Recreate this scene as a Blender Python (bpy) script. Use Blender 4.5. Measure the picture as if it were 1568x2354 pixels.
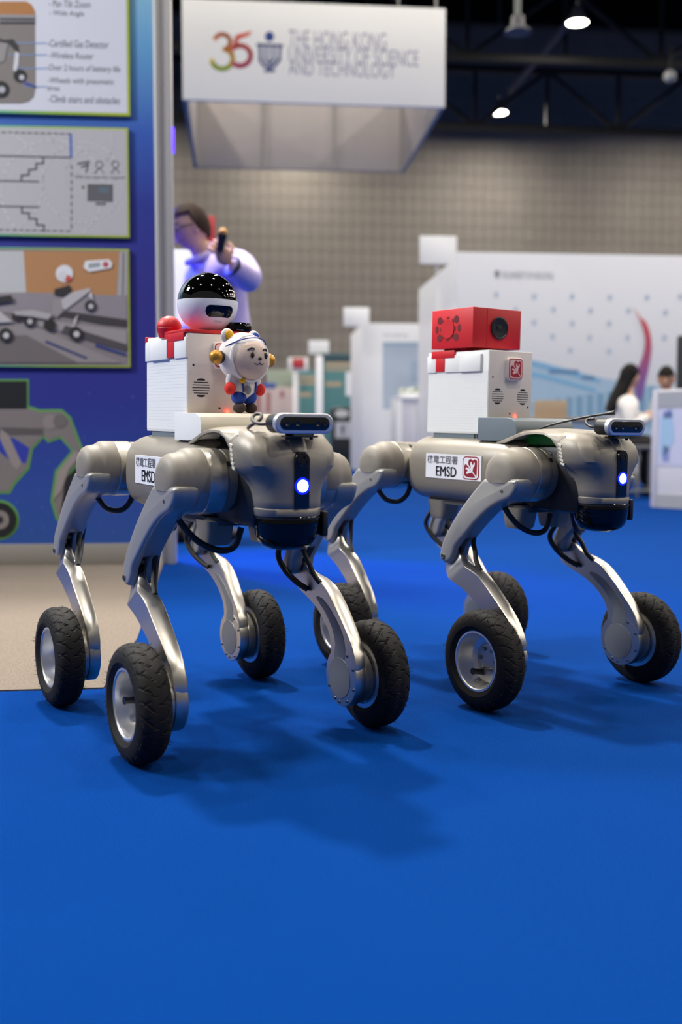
import bpy, bmesh, math, random
from mathutils import Vector, Matrix
R = math.radians
random.seed(7)
for o in list(bpy.data.objects): bpy.data.objects.remove(o)
SC = bpy.context.scene
C = SC.collection
# ------------------------------------------------------------------ camera, world, light, exposure
FPX, PITCH, CAMH = 2453.1, R(3.6726), 0.4707
cam = bpy.data.cameras.new('camera'); camo = bpy.data.objects.new('camera', cam); C.objects.link(camo)
cam.sensor_fit = 'VERTICAL'; cam.sensor_height = 36; cam.sensor_width = 24
cam.lens = 36 * FPX / 2354; cam.clip_start = .05; cam.clip_end = 300
camo.location = (0, 0, CAMH); camo.rotation_euler = (R(90) - PITCH, 0, 0)
cam.dof.use_dof = True; cam.dof.focus_distance = 1.82; cam.dof.aperture_fstop = 3.1
SC.camera = camo
w = bpy.data.worlds.new('hall_air'); SC.world = w; w.use_nodes = True
w.node_tree.nodes['Background'].inputs[0].default_value = (.90, .89, .86, 1)
w.node_tree.nodes['Background'].inputs[1].default_value = .13
SC.view_settings.view_transform = 'Standard'; SC.view_settings.look = 'None'
SC.view_settings.exposure = 0.15; SC.view_settings.gamma = 1; SC.view_settings.use_curve_mapping = False
YAW = R(5.5)                                   # the hall's grid is turned a little against the camera
LAMP_W, LAMP_Z = 300, 11.0
SPOT_W, SOFT_W = 430, 210
SC.cycles.sample_clamp_indirect = 6
SC.cycles.max_bounces = 6; SC.cycles.use_adaptive_sampling = True; SC.cycles.adaptive_threshold = .025
SC.cycles.use_denoising = True

# ------------------------------------------------------------------ helpers
def srgb(c):
    if isinstance(c, str): c = tuple(int(c[i:i+2], 16) / 255 for i in (0, 2, 4))
    return tuple((x / 12.92 if x <= .04045 else ((x + .055) / 1.055) ** 2.4) for x in c) + (1,)
MATS = {}
def mat(name, col, rough=.5, metal=0., bump=None, vary=None, emit=None, spec=None, coat=0., trans=0.):
    if name in MATS: return MATS[name]
    m = bpy.data.materials.new(name); m.use_nodes = True; MATS[name] = m
    nt = m.node_tree; b = nt.nodes['Principled BSDF']
    b.inputs['Base Color'].default_value = srgb(col); b.inputs['Roughness'].default_value = rough
    b.inputs['Metallic'].default_value = metal; b.inputs['Coat Weight'].default_value = coat
    b.inputs['Transmission Weight'].default_value = trans
    if spec is not None: b.inputs['Specular IOR Level'].default_value = spec
    if emit:
        b.inputs['Emission Color'].default_value = srgb(emit[0]); b.inputs['Emission Strength'].default_value = emit[1]
    if bump or vary:
        tc = nt.nodes.new('ShaderNodeTexCoord')
    if bump:                                   # (scale, strength, distance)
        n = nt.nodes.new('ShaderNodeTexNoise'); n.inputs['Scale'].default_value = bump[0]; n.inputs['Detail'].default_value = 3
        nt.links.new(tc.outputs['Object'], n.inputs['Vector'])
        bp = nt.nodes.new('ShaderNodeBump'); bp.inputs['Strength'].default_value = bump[1]; bp.inputs['Distance'].default_value = bump[2]
        nt.links.new(n.outputs['Fac'], bp.inputs['Height']); nt.links.new(bp.outputs['Normal'], b.inputs['Normal'])
    if vary:                                   # (scale, second colour)
        n = nt.nodes.new('ShaderNodeTexNoise'); n.inputs['Scale'].default_value = vary[0]; n.inputs['Detail'].default_value = 4
        nt.links.new(tc.outputs['Object'], n.inputs['Vector'])
        mx = nt.nodes.new('ShaderNodeMix'); mx.data_type = 'RGBA'
        mx.inputs['A'].default_value = srgb(col); mx.inputs['B'].default_value = srgb(vary[1])
        rp = nt.nodes.new('ShaderNodeValToRGB'); rp.color_ramp.elements[0].position = .38; rp.color_ramp.elements[1].position = .62
        nt.links.new(n.outputs['Fac'], rp.inputs['Fac']); nt.links.new(rp.outputs['Color'], mx.inputs['Factor'])
        nt.links.new(mx.outputs['Result'], b.inputs['Base Color'])
    return m
def ramp_mat(name, axis, stops, scale=1., off=0., rough=.5):
    """a printed colour run along one object axis"""
    m = bpy.data.materials.new(name); m.use_nodes = True; MATS[name] = m
    nt = m.node_tree; b = nt.nodes['Principled BSDF']; b.inputs['Roughness'].default_value = rough
    tc = nt.nodes.new('ShaderNodeTexCoord'); sp = nt.nodes.new('ShaderNodeSeparateXYZ')
    nt.links.new(tc.outputs['Object'], sp.inputs[0])
    ma = nt.nodes.new('ShaderNodeMath'); ma.operation = 'MULTIPLY_ADD'; ma.inputs[1].default_value = scale; ma.inputs[2].default_value = off
    nt.links.new(sp.outputs[axis], ma.inputs[0])
    rp = nt.nodes.new('ShaderNodeValToRGB'); els = rp.color_ramp.elements
    while len(els) < len(stops): els.new(.5)
    for e, (p, c) in zip(els, stops): e.position = p; e.color = srgb(c)
    nt.links.new(ma.outputs[0], rp.inputs['Fac']); nt.links.new(rp.outputs['Color'], b.inputs['Base Color'])
    return m

class M:
    """collects geometry for one mesh"""
    def __init__(s): s.v = []; s.f = []
    def add(s, v, f):
        n = len(s.v); s.v += [tuple(p) for p in v]; s.f += [tuple(i + n for i in q) for q in f]; return s
    def box(s, x0, x1, y0, y1, z0, z1, bev=0, seg=2):
        x0, x1 = min(x0, x1), max(x0, x1); y0, y1 = min(y0, y1), max(y0, y1); z0, z1 = min(z0, z1), max(z0, z1)
        if bev <= 0:
            v = [(x, y, z) for z in (z0, z1) for x, y in ((x0, y0), (x1, y0), (x1, y1), (x0, y1))]
            return s.add(v, [(3, 2, 1, 0), (4, 5, 6, 7), (0, 1, 5, 4), (1, 2, 6, 5), (2, 3, 7, 6), (3, 0, 4, 7)])
        bm = bmesh.new(); bmesh.ops.create_cube(bm, size=1)
        for v in bm.verts: v.co = Vector(((x0 + x1) / 2 + v.co.x * (x1 - x0), (y0 + y1) / 2 + v.co.y * (y1 - y0), (z0 + z1) / 2 + v.co.z * (z1 - z0)))
        bmesh.ops.bevel(bm, geom=list(bm.edges), offset=min(bev, .49 * min(x1 - x0, y1 - y0, z1 - z0)), segments=seg, profile=.5, affect='EDGES')
        return s.bm(bm)
    def bm(s, bm):
        bm.verts.index_update(); s.add([v.co[:] for v in bm.verts], [[v.index for v in f.verts] for f in bm.faces]); bm.free(); return s
    def loft(s, rings, cap=True):
        n = len(rings[0]); v = [p for r in rings for p in r]; f = []
        for i in range(len(rings) - 1):
            for j in range(n):
                k = (j + 1) % n; f.append((i * n + j, i * n + k, (i + 1) * n + k, (i + 1) * n + j))
        if cap: f.append(tuple(range(n))[::-1]); f.append(tuple((len(rings) - 1) * n + j for j in range(n)))
        return s.add(v, f)
    def lathe(s, prof, c=(0, 0, 0), ax='z', seg=32, sign=1, a0=0, a1=360):
        """prof: (r, h) along the axis; sign flips the axis"""
        full = abs(a1 - a0) >= 360; cnt = seg if full else seg + 1; rings = []
        for r, h in prof:
            ring = []
            for k in range(cnt):
                t = R(a0 + (a1 - a0) * k / seg); a, b = r * math.cos(t), r * math.sin(t); h2 = h * sign
                p = {'z': (a, b, h2), 'y': (a, h2, b), 'x': (h2, a, b)}[ax]
                ring.append((c[0] + p[0], c[1] + p[1], c[2] + p[2]))
            rings.append(ring)
        if full: return s.loft(rings, cap=False)
        n = cnt; v = [p for r in rings for p in r]
        return s.add(v, [(i * n + j, i * n + j + 1, (i + 1) * n + j + 1, (i + 1) * n + j) for i in range(len(rings) - 1) for j in range(n - 1)])
    def tube(s, pts, r, seg=8, smooth=0):
        pts = [Vector(p) for p in pts]
        if smooth:
            out = []
            for i in range(len(pts) - 1):
                p0, p1, p2, p3 = pts[max(i - 1, 0)], pts[i], pts[i + 1], pts[min(i + 2, len(pts) - 1)]
                for k in range(smooth):
                    t = k / smooth
                    out.append(.5 * ((2 * p1) + (p2 - p0) * t + (2 * p0 - 5 * p1 + 4 * p2 - p3) * t * t + (3 * p1 - p0 - 3 * p2 + p3) * t ** 3))
            pts = out + [pts[-1]]
        rr = r if isinstance(r, (list, tuple)) else None; rings = []; n = len(pts); ref = None
        for i, p in enumerate(pts):
            d = (pts[min(i + 1, n - 1)] - pts[max(i - 1, 0)]).normalized()
            if ref is None: ref = d.orthogonal().normalized()
            ref = (ref - d * ref.dot(d)).normalized(); b = d.cross(ref)
            q = r if rr is None else rr[0] + (rr[-1] - rr[0]) * i / (n - 1) if len(rr) == 2 else rr[min(i, len(rr) - 1)]
            rings.append([tuple(p + q * (math.cos(2 * math.pi * k / seg) * ref + math.sin(2 * math.pi * k / seg) * b)) for k in range(seg)])
        return s.loft(rings)
    def ball(s, c, r, seg=20, rings=12, fn=None):
        rx, ry, rz = r if isinstance(r, (tuple, list)) else (r, r, r); v = []; f = []
        for i in range(rings + 1):
            ph = math.pi * i / rings
            for j in range(seg):
                t = 2 * math.pi * j / seg; d = (math.sin(ph) * math.cos(t), math.sin(ph) * math.sin(t), math.cos(ph))
                p = (c[0] + rx * d[0], c[1] + ry * d[1], c[2] + rz * d[2])
                if fn: p = fn(d, p)
                v.append(p)
        for i in range(rings):
            for j in range(seg):
                k = (j + 1) % seg; f.append((i * seg + j, (i + 1) * seg + j, (i + 1) * seg + k, i * seg + k))
        return s.add(v, f)
    def ext(s, poly, h0, h1, ax='y', b0=0., b1=0.):
        """extrude a 2D polygon along an axis, rounding its rims by b0 / b1"""
        n = len(poly); area = sum(poly[i][0] * poly[(i + 1) % n][1] - poly[(i + 1) % n][0] * poly[i][1] for i in range(n))
        def inset(d):
            out = []
            for i in range(n):
                p, q, r_ = Vector(poly[i - 1]), Vector(poly[i]), Vector(poly[(i + 1) % n])
                e1, e2 = (q - p), (r_ - q)
                if e1.length < 1e-9 or e2.length < 1e-9: out.append(tuple(q)); continue
                e1.normalize(); e2.normalize(); sg = 1 if area > 0 else -1
                nn = Vector((-e1.y - e2.y, e1.x + e2.x)) * sg
                if nn.length < 1e-6: out.append(tuple(q)); continue
                nn.normalize(); cs = max(.5, nn.dot(Vector((-e1.y, e1.x)) * sg)); out.append(tuple(q + nn * d / cs))
            return out
        def P3(p, h): return {'y': (p[0], h, p[1]), 'z': (p[0], p[1], h), 'x': (h, p[0], p[1])}[ax]
        sgn = 1 if h1 > h0 else -1; lv = []
        if b0: lv += [(b0 * (1 - math.sin(R(a_))), h0 + sgn * b0 * (1 - math.cos(R(a_)))) for a_ in (0, 22, 45, 68, 90)]
        else: lv.append((0, h0))
        if b1: lv += [(b1 * (1 - math.sin(R(a_))), h1 - sgn * b1 * (1 - math.cos(R(a_)))) for a_ in (90, 68, 45, 22, 0)]
        else: lv.append((0, h1))
        return s.loft([[P3(p, h) for p in (inset(d) if d else poly)] for d, h in lv])
    def tf(s, fn): s.v = [tuple(fn(Vector(p))) for p in s.v]; return s
    def mesh(s, name, m, smooth=38):
        me = bpy.data.meshes.new(name); me.from_pydata(s.v, [], s.f); me.update()
        bm = bmesh.new(); bm.from_mesh(me); bmesh.ops.remove_doubles(bm, verts=bm.verts, dist=1e-6)
        bmesh.ops.recalc_face_normals(bm, faces=bm.faces); bm.to_mesh(me); bm.free()
        for mm in (m if isinstance(m, list) else [m]): me.materials.append(mm)
        if smooth:
            me.shade_smooth(); me.set_sharp_from_angle(angle=R(smooth))
        return me
    def build(s, name, m, parent=None, off=None, smooth=38, label=None):
        if off: s.v = [(p[0] - off[0], p[1] - off[1], p[2] - off[2]) for p in s.v]
        o = bpy.data.objects.new(name, s.mesh(name, m, smooth)); C.objects.link(o)
        if parent: o.parent = parent
        if label: o['label'] = label
        return o
def tag(o, label=None, cat=None, group=None, kind=None):
    if label: o['label'] = label
    if cat: o['category'] = cat
    if group: o['group'] = group
    if kind: o['kind'] = kind
    return o
def thing(name, label, cat, loc=(0, 0, 0), rz=0, group=None):
    o = bpy.data.objects.new(name, None); C.objects.link(o); o.location = loc; o.rotation_euler = (0, 0, rz)
    o.empty_display_size = .1
    return tag(o, label, cat, group)
def rrect(w_, h_, r, cx=0, cy=0, seg=6):
    out = []
    for sx, sy, a in ((1, 1, 0), (-1, 1, 90), (-1, -1, 180), (1, -1, 270)):
        for k in range(seg + 1):
            t = R(a + 90 * k / seg); out.append((cx + sx * (w_ / 2 - r) + r * math.cos(t), cy + sy * (h_ / 2 - r) + r * math.sin(t)))
    return out
def circ(r, cx=0, cy=0, n=24): return [(cx + r * math.cos(2 * math.pi * k / n), cy + r * math.sin(2 * math.pi * k / n)) for k in range(n)]
def stroke(pts, wd):
    """2D polyline -> list of quads"""
    out = []
    for a, b in zip(pts, pts[1:]):
        a, b = Vector(a), Vector(b); d = (b - a)
        if d.length < 1e-9: continue
        d.normalize(); n = Vector((-d.y, d.x)) * wd / 2; e = d * wd / 2
        out.append([tuple(a - n - e), tuple(b - n + e), tuple(b + n + e), tuple(a + n - e)])
    return out
_dep = None
def text2d(s, x0, x1, y0, y1, bold=0., shear=0.):
    """triangulated letters stretched into a box -> (verts2d, faces)"""
    cu = bpy.data.curves.new('letters', 'FONT'); cu.body = s; cu.fill_mode = 'FRONT'; cu.offset = bold; cu.shear = shear
    cu.resolution_u = 3
    o = bpy.data.objects.new('letters', cu); C.objects.link(o)
    dg = bpy.context.evaluated_depsgraph_get(); me = o.evaluated_get(dg).to_mesh()
    v = [(p.co.x, p.co.y) for p in me.vertices]; f = [tuple(q.vertices) for q in me.polygons]
    o.evaluated_get(dg).to_mesh_clear(); bpy.data.objects.remove(o); bpy.data.curves.remove(cu)
    if not v: return [], []
    a0, a1 = min(p[0] for p in v), max(p[0] for p in v); b0, b1 = min(p[1] for p in v), max(p[1] for p in v)
    return [(x0 + (p[0] - a0) / (a1 - a0) * (x1 - x0), y0 + (p[1] - b0) / (b1 - b0) * (y1 - y0)) for p in v], f
class Face:
    """a flat printed face: 2D (s right, t up) mapped to 3D with a tiny real thickness per layer"""
    def __init__(s, O, ex, ey, n): s.O, s.ex, s.ey, s.n = Vector(O), Vector(ex), Vector(ey), Vector(n)
    def pt(s, p, h): return tuple(s.O + s.ex * p[0] + s.ey * p[1] + s.n * h)
    def poly(s, m, poly, h, t=.0004):
        n = len(poly)
        return m.loft([[s.pt(p, h) for p in poly], [s.pt(p, h + t) for p in poly]])
    def text(s, m, txt, x0, x1, y0, y1, h, bold=0., shear=0.):
        v, f = text2d(txt, x0, x1, y0, y1, bold, shear)
        return m.add([s.pt(p, h) for p in v], f)

# pixel of the photograph -> ray, used only to read real positions off the photograph
CP, SP = math.cos(PITCH), math.sin(PITCH)
def ray(u, v):
    x, y = (u - 784) / FPX, -(v - 1177) / FPX
    return Vector((x, CP + y * SP, -SP + y * CP))
CAMV = Vector((0, 0, CAMH))
def at(u, v, Y): d = ray(u, v); return CAMV + d * (Y / d.y)
def ground(u, v): d = ray(u, v); return CAMV + d * (-CAMH / d.z)
E1 = Vector((math.cos(YAW), math.sin(YAW), 0)); E2 = Vector((-math.sin(YAW), math.cos(YAW), 0))
def hall(a, b, z=0): return E1 * a + E2 * b + Vector((0, 0, z))
def hp(u, v, b):
    """pixel -> hall coordinates (a, z) on the plane b"""
    d = ray(u, v); t = (b - CAMV.dot(E2)) / d.dot(E2); p = CAMV + d * t
    return p.dot(E1), p.z
def hthing(name, label, cat, a, b, group=None, z=0): return thing(name, label, cat, hall(a, b, z), YAW, group)

# ------------------------------------------------------------------ materials
BLUE = mat('blue_carpet', '003c8a', .95, bump=(900, .6, .004), vary=(420, '003278'), spec=.04)
GREYC = mat('grey_carpet', '887d73', .95, bump=(700, .6, .005), vary=(260, '756b61'), spec=.15)
SHELL = mat('warm_grey_shell', '878075', .45, .25, bump=(2600, .08, .001))
SHELL2 = mat('grey_cap_plastic', '837c71', .55, .0, bump=(2600, .08, .001))
SILV = mat('satin_aluminium', 'b9b4ab', .32, .85)
THIGH = mat('silver_painted_metal', 'a09e9a', .38, .4)
ALU = mat('machined_aluminium', 'd0ccc4', .34, 1., bump=(1500, .04, .001))
INLAY = mat('matt_grey_inlay', '8b8b89', .5, .6)
RIM = mat('spun_aluminium', 'e6e4e0', .30, .85)
BLACKP = mat('black_plastic', '131315', .45)
GLOSSB = mat('gloss_black', '040405', .10, spec=.35)
RUBBER = mat('tyre_rubber', '151312', .72, bump=(1200, .15, .001), spec=.3)
HOSE = mat('cable_sleeve', '0c0c0d', .35, bump=(2200, .6, .001))
STEEL = mat('steel_bolt', '8c8c8c', .3, 1.)
WHITEP = mat('white_printed_plastic', 'e6e6e4', .55, bump=(60, .05, .001))
CREAMP = mat('cream_printed_plastic', 'e2d9c8', .55)
REDP = mat('red_printed_plastic', 'cf1b21', .48)
DARKRED = mat('dark_red_print', '8a1524', .5)
SLATE = mat('slate_grey_plastic', '6d7880', .5)
WPRINT = mat('white_sticker', 'e9e8ec', .45)
INK = mat('dark_ink', '1c1c24', .6)
GREYINK = mat('grey_ink', '5a5a60', .6)
PALEINK = mat('pale_grey_ink', 'bdb9b7', .6)
LENS = mat('lens_glass', '07070c', .05, coat=.8)
PCB = mat('green_circuit_board', '0c7a35', .45)
WHITEW = mat('white_panel', 'eceef2', .6)
WHITEB = mat('bright_white_panel', 'fbfcfe', .55)

# ------------------------------------------------------------------ floor, walls, ceiling
tag(M().box(-30, 45, -14, 60, -.05, 0).build('floor', BLUE, smooth=0), 'bright blue exhibition carpet covering the floor', None, None, 'structure')
g = [ground(-420, 1600), ground(238, 1583.5), ground(315, 1470), ground(374, 1299), ground(374, 1290), ground(-420, 1290)]
m = M().loft([[(p.x, p.y, -.01) for p in g], [(p.x, p.y, .003) for p in g]])
tag(m.build('floor_grey', GREYC, smooth=0), 'grey booth carpet left of the blue carpet', None, None, 'structure')

WB = 36.0
TILE_W, TILE_H = .345, .44
wallm = mat('wall_backing', '5c5852', .8)
tilem = mat('acoustic_wall_panel', '7d776f', .85, vary=(.35, '726c65'))
wr = hthing('wall_back', 'grey beige panelled hall wall behind all booths', None, 4, WB); wr['kind'] = 'structure'
M().box(-26, 26, .02, .4, 0, 14.5).build('backing', wallm, wr, smooth=0)
tme = M().box(-TILE_W / 2 + .006, TILE_W / 2 - .006, -.03, .03, -TILE_H / 2 + .006, TILE_H / 2 - .006).mesh('wall_panel', tilem, 0)
rest = M(); cnt = 0
cells = []
for i in range(-52, 53):
    for k in range(32):
        a = i * TILE_W; z = .25 + (k + .5) * TILE_H
        cells.append((abs(a - .5) / 1.5 + abs(z - 7.4), a, z))
cells.sort()
for n, (d_, a, z) in enumerate(cells):
    if n < 300:
        o = bpy.data.objects.new('wall_panel', tme); C.objects.link(o); o.parent = wr; o.location = (a, -.02, z)
    else: rest.box(a - TILE_W / 2 + .006, a + TILE_W / 2 - .006, -.05, .01, z - TILE_H / 2 + .006, z + TILE_H / 2 - .006)
tag(rest.build('wall_panels', tilem, wr, smooth=0), kind='stuff')
CEIL = mat('black_ceiling', '090706', .95, spec=.05)
tag(M().box(-30, 45, -14, 60, 14.5, 14.7).build('ceiling', CEIL, smooth=0), 'black open ceiling of the hall', None, None, 'structure')
TRUSS = mat('dark_steel_truss', '191714', .7)
def truss(b, z0, z1, label, step=2.6, ph=0.):
    t = hthing('roof_truss', label, 'truss', 4, b)
    t.location.z = z0
    L = 24
    for z in (0, z1 - z0): M().box(-L, L, -.09, .09, z - .09, z + .09).build('chord', TRUSS, t, smooth=0)
    x = -L + ph; up = True
    while x + step < L:
        M().tube([(x, 0, 0 if up else z1 - z0), (x + step, 0, z1 - z0 if up else 0)], .07, 6).build('diagonal', TRUSS, t)
        M().box(x - .05, x + .05, -.05, .05, 0, z1 - z0).build('upright', TRUSS, t, smooth=0)
        x += step; up = not up
truss(28, 10.5, 12.4, 'near dark steel roof truss beside the upper glowing ceiling lamp')
truss(32, 9.9, 11.6, 'far dark steel roof truss behind the lower glowing ceiling lamp', 2.2, .7)
p = [at(1345, 0, 25.5), at(1105, 330, 37.5)]
d = (at(1100, 330, 35.4) - at(1352, -10, 26))
bm_ = M().tube([at(1316, 70, 27.4) + Vector((0, 0, .3)), at(1172, 232, 32.9) + Vector((0, 0, .3))], .11, 6)
tag(bm_.build('cable_tray', mat('grey_tray', '56585c', .6)), 'grey sloping tray linking the two glowing ceiling lamps', 'tray')

# high bay lamps hang in a grid under the ceiling; two of them are in view
LMAT = mat('lamp_lens', 'fff6e6', .4, emit=('fff4e2', 22))
LBODY = mat('lamp_housing', '77797c', .5, .5)
def high_bay(loc, label, detail):
    t = thing('ceiling_lamp', label, 'ceiling lamp', loc, YAW, 'high bay lamps')
    M().lathe([(.02, 3.4), (.02, .42)], ax='z', seg=8).build('rod', LBODY, t)
    M().lathe([(.05, .42), (.13, .36), (.15, .2), (.27, .03), (.28, -.01), (.25, -.01), (.25, .02)], seg=24).build('housing', LBODY, t)
    M().lathe([(.0001, .012), (.25, .012), (.25, .004), (.0001, .002)], seg=24).build('lens', LMAT, t)
    l = bpy.data.lights.new('lamp_light', 'AREA'); l.shape = 'DISK'; l.size = .5; l.energy = LAMP_W; l.color = (1, .93, .82)
    lo = bpy.data.objects.new('lamp_light', l); C.objects.link(lo); lo.parent = t; lo.location = (0, 0, -.02)
    return t
A = at(1327, 52, 26.6); B_ = at(1147, 259, 33.8)
high_bay(A, 'upper of the two glowing high bay lamps under the black ceiling', 1)
high_bay(B_, 'lower of the two glowing high bay lamps under the black ceiling', 1)
for j, y in enumerate((33.8, 26.6, 19.4, 12.2, 5.0, -2.2)):
    for i in range(-3, 4):
        xx = 5.45 - .125 * (y - 30.2) * -1 * 0 + i * 6.5 + (y - 30) * -.122
        if i == 0 and j < 2: continue
        high_bay((xx, y, LAMP_Z), 'high bay lamp outside the photograph in the lamp grid', 0)

# hanging pendant and small fixture near the ceiling
t = hthing('pendant_speaker', 'unlit grey pendant hanging on a pole near the ceiling', 'pendant', *[hp(1190, 75, 18)[0], 18], z=hp(1190, 75, 18)[1])
M().lathe([(.05, 5), (.05, .25)], seg=12).build('pole', mat('pale_pole', '6e7672', .5), t)
M().lathe([(.05, .3), (.1, .26), (.12, .08), (.2, .04), (.23, 0), (.0001, -.01)], seg=24).build('bell', mat('grey_bell', '55575a', .5), t)
a, z = hp(1540, 175, 27)
t = hthing('ceiling_fixture', 'small grey fixture on the near roof truss', 'fixture', a, 27, z=z)
M().ball((0, 0, 0), .16, 14, 8).build('globe', mat('grey_globe', '8a8c8e', .4), t)
M().box(-.03, .03, -.03, .03, .1, .8).build('bracket', TRUSS, t, smooth=0)

# lamps out of frame: a truss spotlight behind, an added soft fill at left
def aimed_lamp(name, label, loc, aim, size, e, col):
    t = thing(name, label, 'lamp', loc); q = (Vector(aim) - Vector(loc)).to_track_quat('-Z', 'Y')
    M().lathe([(size * .3, .2), (size * .52, .1), (size * .54, -.01), (size * .52, -.01), (size * .52, .02), (.0001, .02)], seg=28).tf(lambda v: q @ v).build('housing', BLACKP, t)
    M().tube([(0, 0, .12), (0, 0, 14.4 - loc[2])], .025, 8).build('drop_pole', BLACKP, t)
    l = bpy.data.lights.new('beam', 'AREA'); l.shape = 'DISK'; l.size = size; l.energy = e; l.color = col
    lo = bpy.data.objects.new('beam', l); C.objects.link(lo); lo.parent = t; lo.location = q @ Vector((0, 0, -.03)); lo.rotation_euler = q.to_euler()
aimed_lamp('stage_spotlight', 'truss spotlight above the booth outside the photograph', (-1.5, 4.9, 5.7), (.1, 1.9, .2), .4, SPOT_W, (1, .95, .88))
aimed_lamp('soft_fill_lamp', 'added round fill lamp left of the booth outside the photograph', (-4.2, 1.9, 3.7), (-.1, 2.0, .5), .9, SOFT_W, (.93, .97, 1))  # added fill, brightens the box flanks from the left

# ------------------------------------------------------------------ the two wheeled robot dogs
WR = .089
def tyre_mesh():
    m = M(); NS, NP = 420, 30
    prof = []
    for k in range(NP + 1):
        t = math.pi * k / NP - math.pi / 2               # -90 .. 90, superellipse section
        c, s_ = math.cos(t), math.sin(t)
        y = .0265 * math.copysign(abs(s_) ** .72, s_); r = .0535 + .0355 * abs(c) ** .62
        prof.append((r, y))
    prof = [(.0535, -.0205)] + [p for p in prof if p[0] > .056] + [(.0535, .0205)]
    n = len(prof); v = []; f = []
    for i in range(NS):
        th = 2 * math.pi * i / NS
        for r, y in prof:
            q = r
            if r > .0745:
                ay = abs(y)
                g1 = ((th / (2 * math.pi) * 24 + (ay / .0265) * 1.15 + (.5 if y < 0 else 0)) % 1)
                dep = 0
                if g1 < .11 and ay > .002: dep = .0018
                g2 = ((th / (2 * math.pi) * 24 - (ay / .0265) * .8 + .35) % 1)
                if g2 < .08 and .012 < ay < .021: dep = max(dep, .0013)
                if ay < .0011: dep = max(dep, .0012)
                q = r - dep
            v.append((q * math.cos(th), y, q * math.sin(th)))
    for i in range(NS):
        k = (i + 1) % NS
        for j in range(n - 1): f.append((i * n + j, i * n + j + 1, k * n + j + 1, k * n + j))
        f.append((i * n + n - 1, i * n, k * n, k * n + n - 1))
    m.add(v, f)
    rnd = random.Random(3)
    for i in range(190):                                  # moulding hairs still on the rubber
        th = rnd.uniform(0, 2 * math.pi); sd = rnd.choice((-1, 1)); y = sd * rnd.choice((.0235, .0255, .021, .013))
        r = {.0235: .078, .0255: .069, .021: .083, .013: .0872}[abs(y)] - .0015
        ln = rnd.uniform(.003, .0068)
        nr = {.0235: .6, .0255: .25, .021: .85, .013: 1.}[abs(y)]; ny = math.sqrt(1 - nr * nr) * sd + rnd.uniform(-.3, .3)
        b = Vector((r * math.cos(th), y, r * math.sin(th))); e = b + Vector((nr * math.cos(th + rnd.uniform(-.3, .3)), ny, nr * math.sin(th))) * ln
        m.tube([b, e], [.00045, .0002], 4)
    return m.mesh('tyre', RUBBER, 32)
TYRE = tyre_mesh()
RIMM = M().lathe([(.0545, .0205), (.0563, .0212), (.0568, .0195), (.0552, .0165), (.0545, -.02), (.0568, -.0215), (.054, -.0225), (.02, -.0225), (.0001, -.0225)], ax='y', seg=56) \
    .lathe([(.0545, .0205), (.0505, .0208), (.0487, .019), (.0478, .014), (.0462, .004), (.0440, -.004), (.0415, -.0095), (.0365, -.0125), (.030, -.0130), (.0001, -.0130)], ax='y', seg=56).mesh('rim', RIM, 30)
HUB = M().lathe([(.029, -.014), (.029, -.0105), (.0275, -.0095), (.0001, -.0095)], ax='y', seg=40).mesh('hub_disc', SILV, 30)
BOLTM = M().lathe([(.0034, -.010), (.0034, -.0062), (.0026, -.0055), (.0001, -.0055)], ax='y', seg=10).mesh('hub_bolt', STEEL, 30)
VALVE = M().tube([(.030, -.0125, .003), (.0285, .0, .004), (.027, .010, .0045)], [.0058, .0050], 12).tube([(.027, .009, .0045), (.0268, .0125, .0047)], .0060, 12).mesh('valve_cap', BLACKP, 40)

HIP0, KNEE0, WH0 = (.192, .414), (.047, .256), (.2075, .089)
TH_BACK = [(.1475, .4035), (.115, .3745), (.084, .342), (.0545, .302), (.040, .2757), (.0355, .256), (.040, .2465), (.054, .243), (.068, .248), (.0775, .262)]
TH_FRONT = [(.083, .275), (.103, .2945), (.130, .320), (.163, .346), (.194, .3625), (.222, .3720)]
TH_TOP = [(.236, .3860), (.2415, .400), (.237, .4075), (.21, .4080), (.19, .4080), (.162, .4080)]
CF_FRONT = [(.060, .272), (.085, .264), (.103, .249), (.140, .236), (.160, .226), (.185, .205), (.212, .179), (.236, .152), (.252, .119), (.250, .085)]
CF_BACK = [(.165, .085), (.168, .103), (.175, .130), (.168, .156), (.145, .180), (.111, .200), (.074, .214), (.052, .224), (.045, .236), (.044, .258)]
def dens(poly, n=3):
    """smooth a closed polygon (Catmull-Rom)"""
    out = []; L = len(poly)
    for i in range(L):
        p0, p1, p2, p3 = [Vector(poly[(i + k) % L]) for k in (-1, 0, 1, 2)]
        for k in range(n):
            t = k / n; out.append(tuple(.5 * ((2 * p1) + (p2 - p0) * t + (2 * p0 - 5 * p1 + 4 * p2 - p3) * t * t + (3 * p1 - p0 - 3 * p2 + p3) * t ** 3)))
    return out
def sim(a0, b0, a1, b1):
    """2D similarity taking a0->a1, b0->b1"""
    z0, z1 = complex(*b0) - complex(*a0), complex(*b1) - complex(*a1); q = z1 / z0
    def fn(p):
        w_ = (complex(*p) - complex(*a0)) * q + complex(*a1); return (w_.real, w_.imag)
    return fn
PS = .028
def BT(v): return (v[0] + PS * (v[2] - .42), v[1], v[2] - PS * (v[0] - .05))      # body nose slightly down
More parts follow.
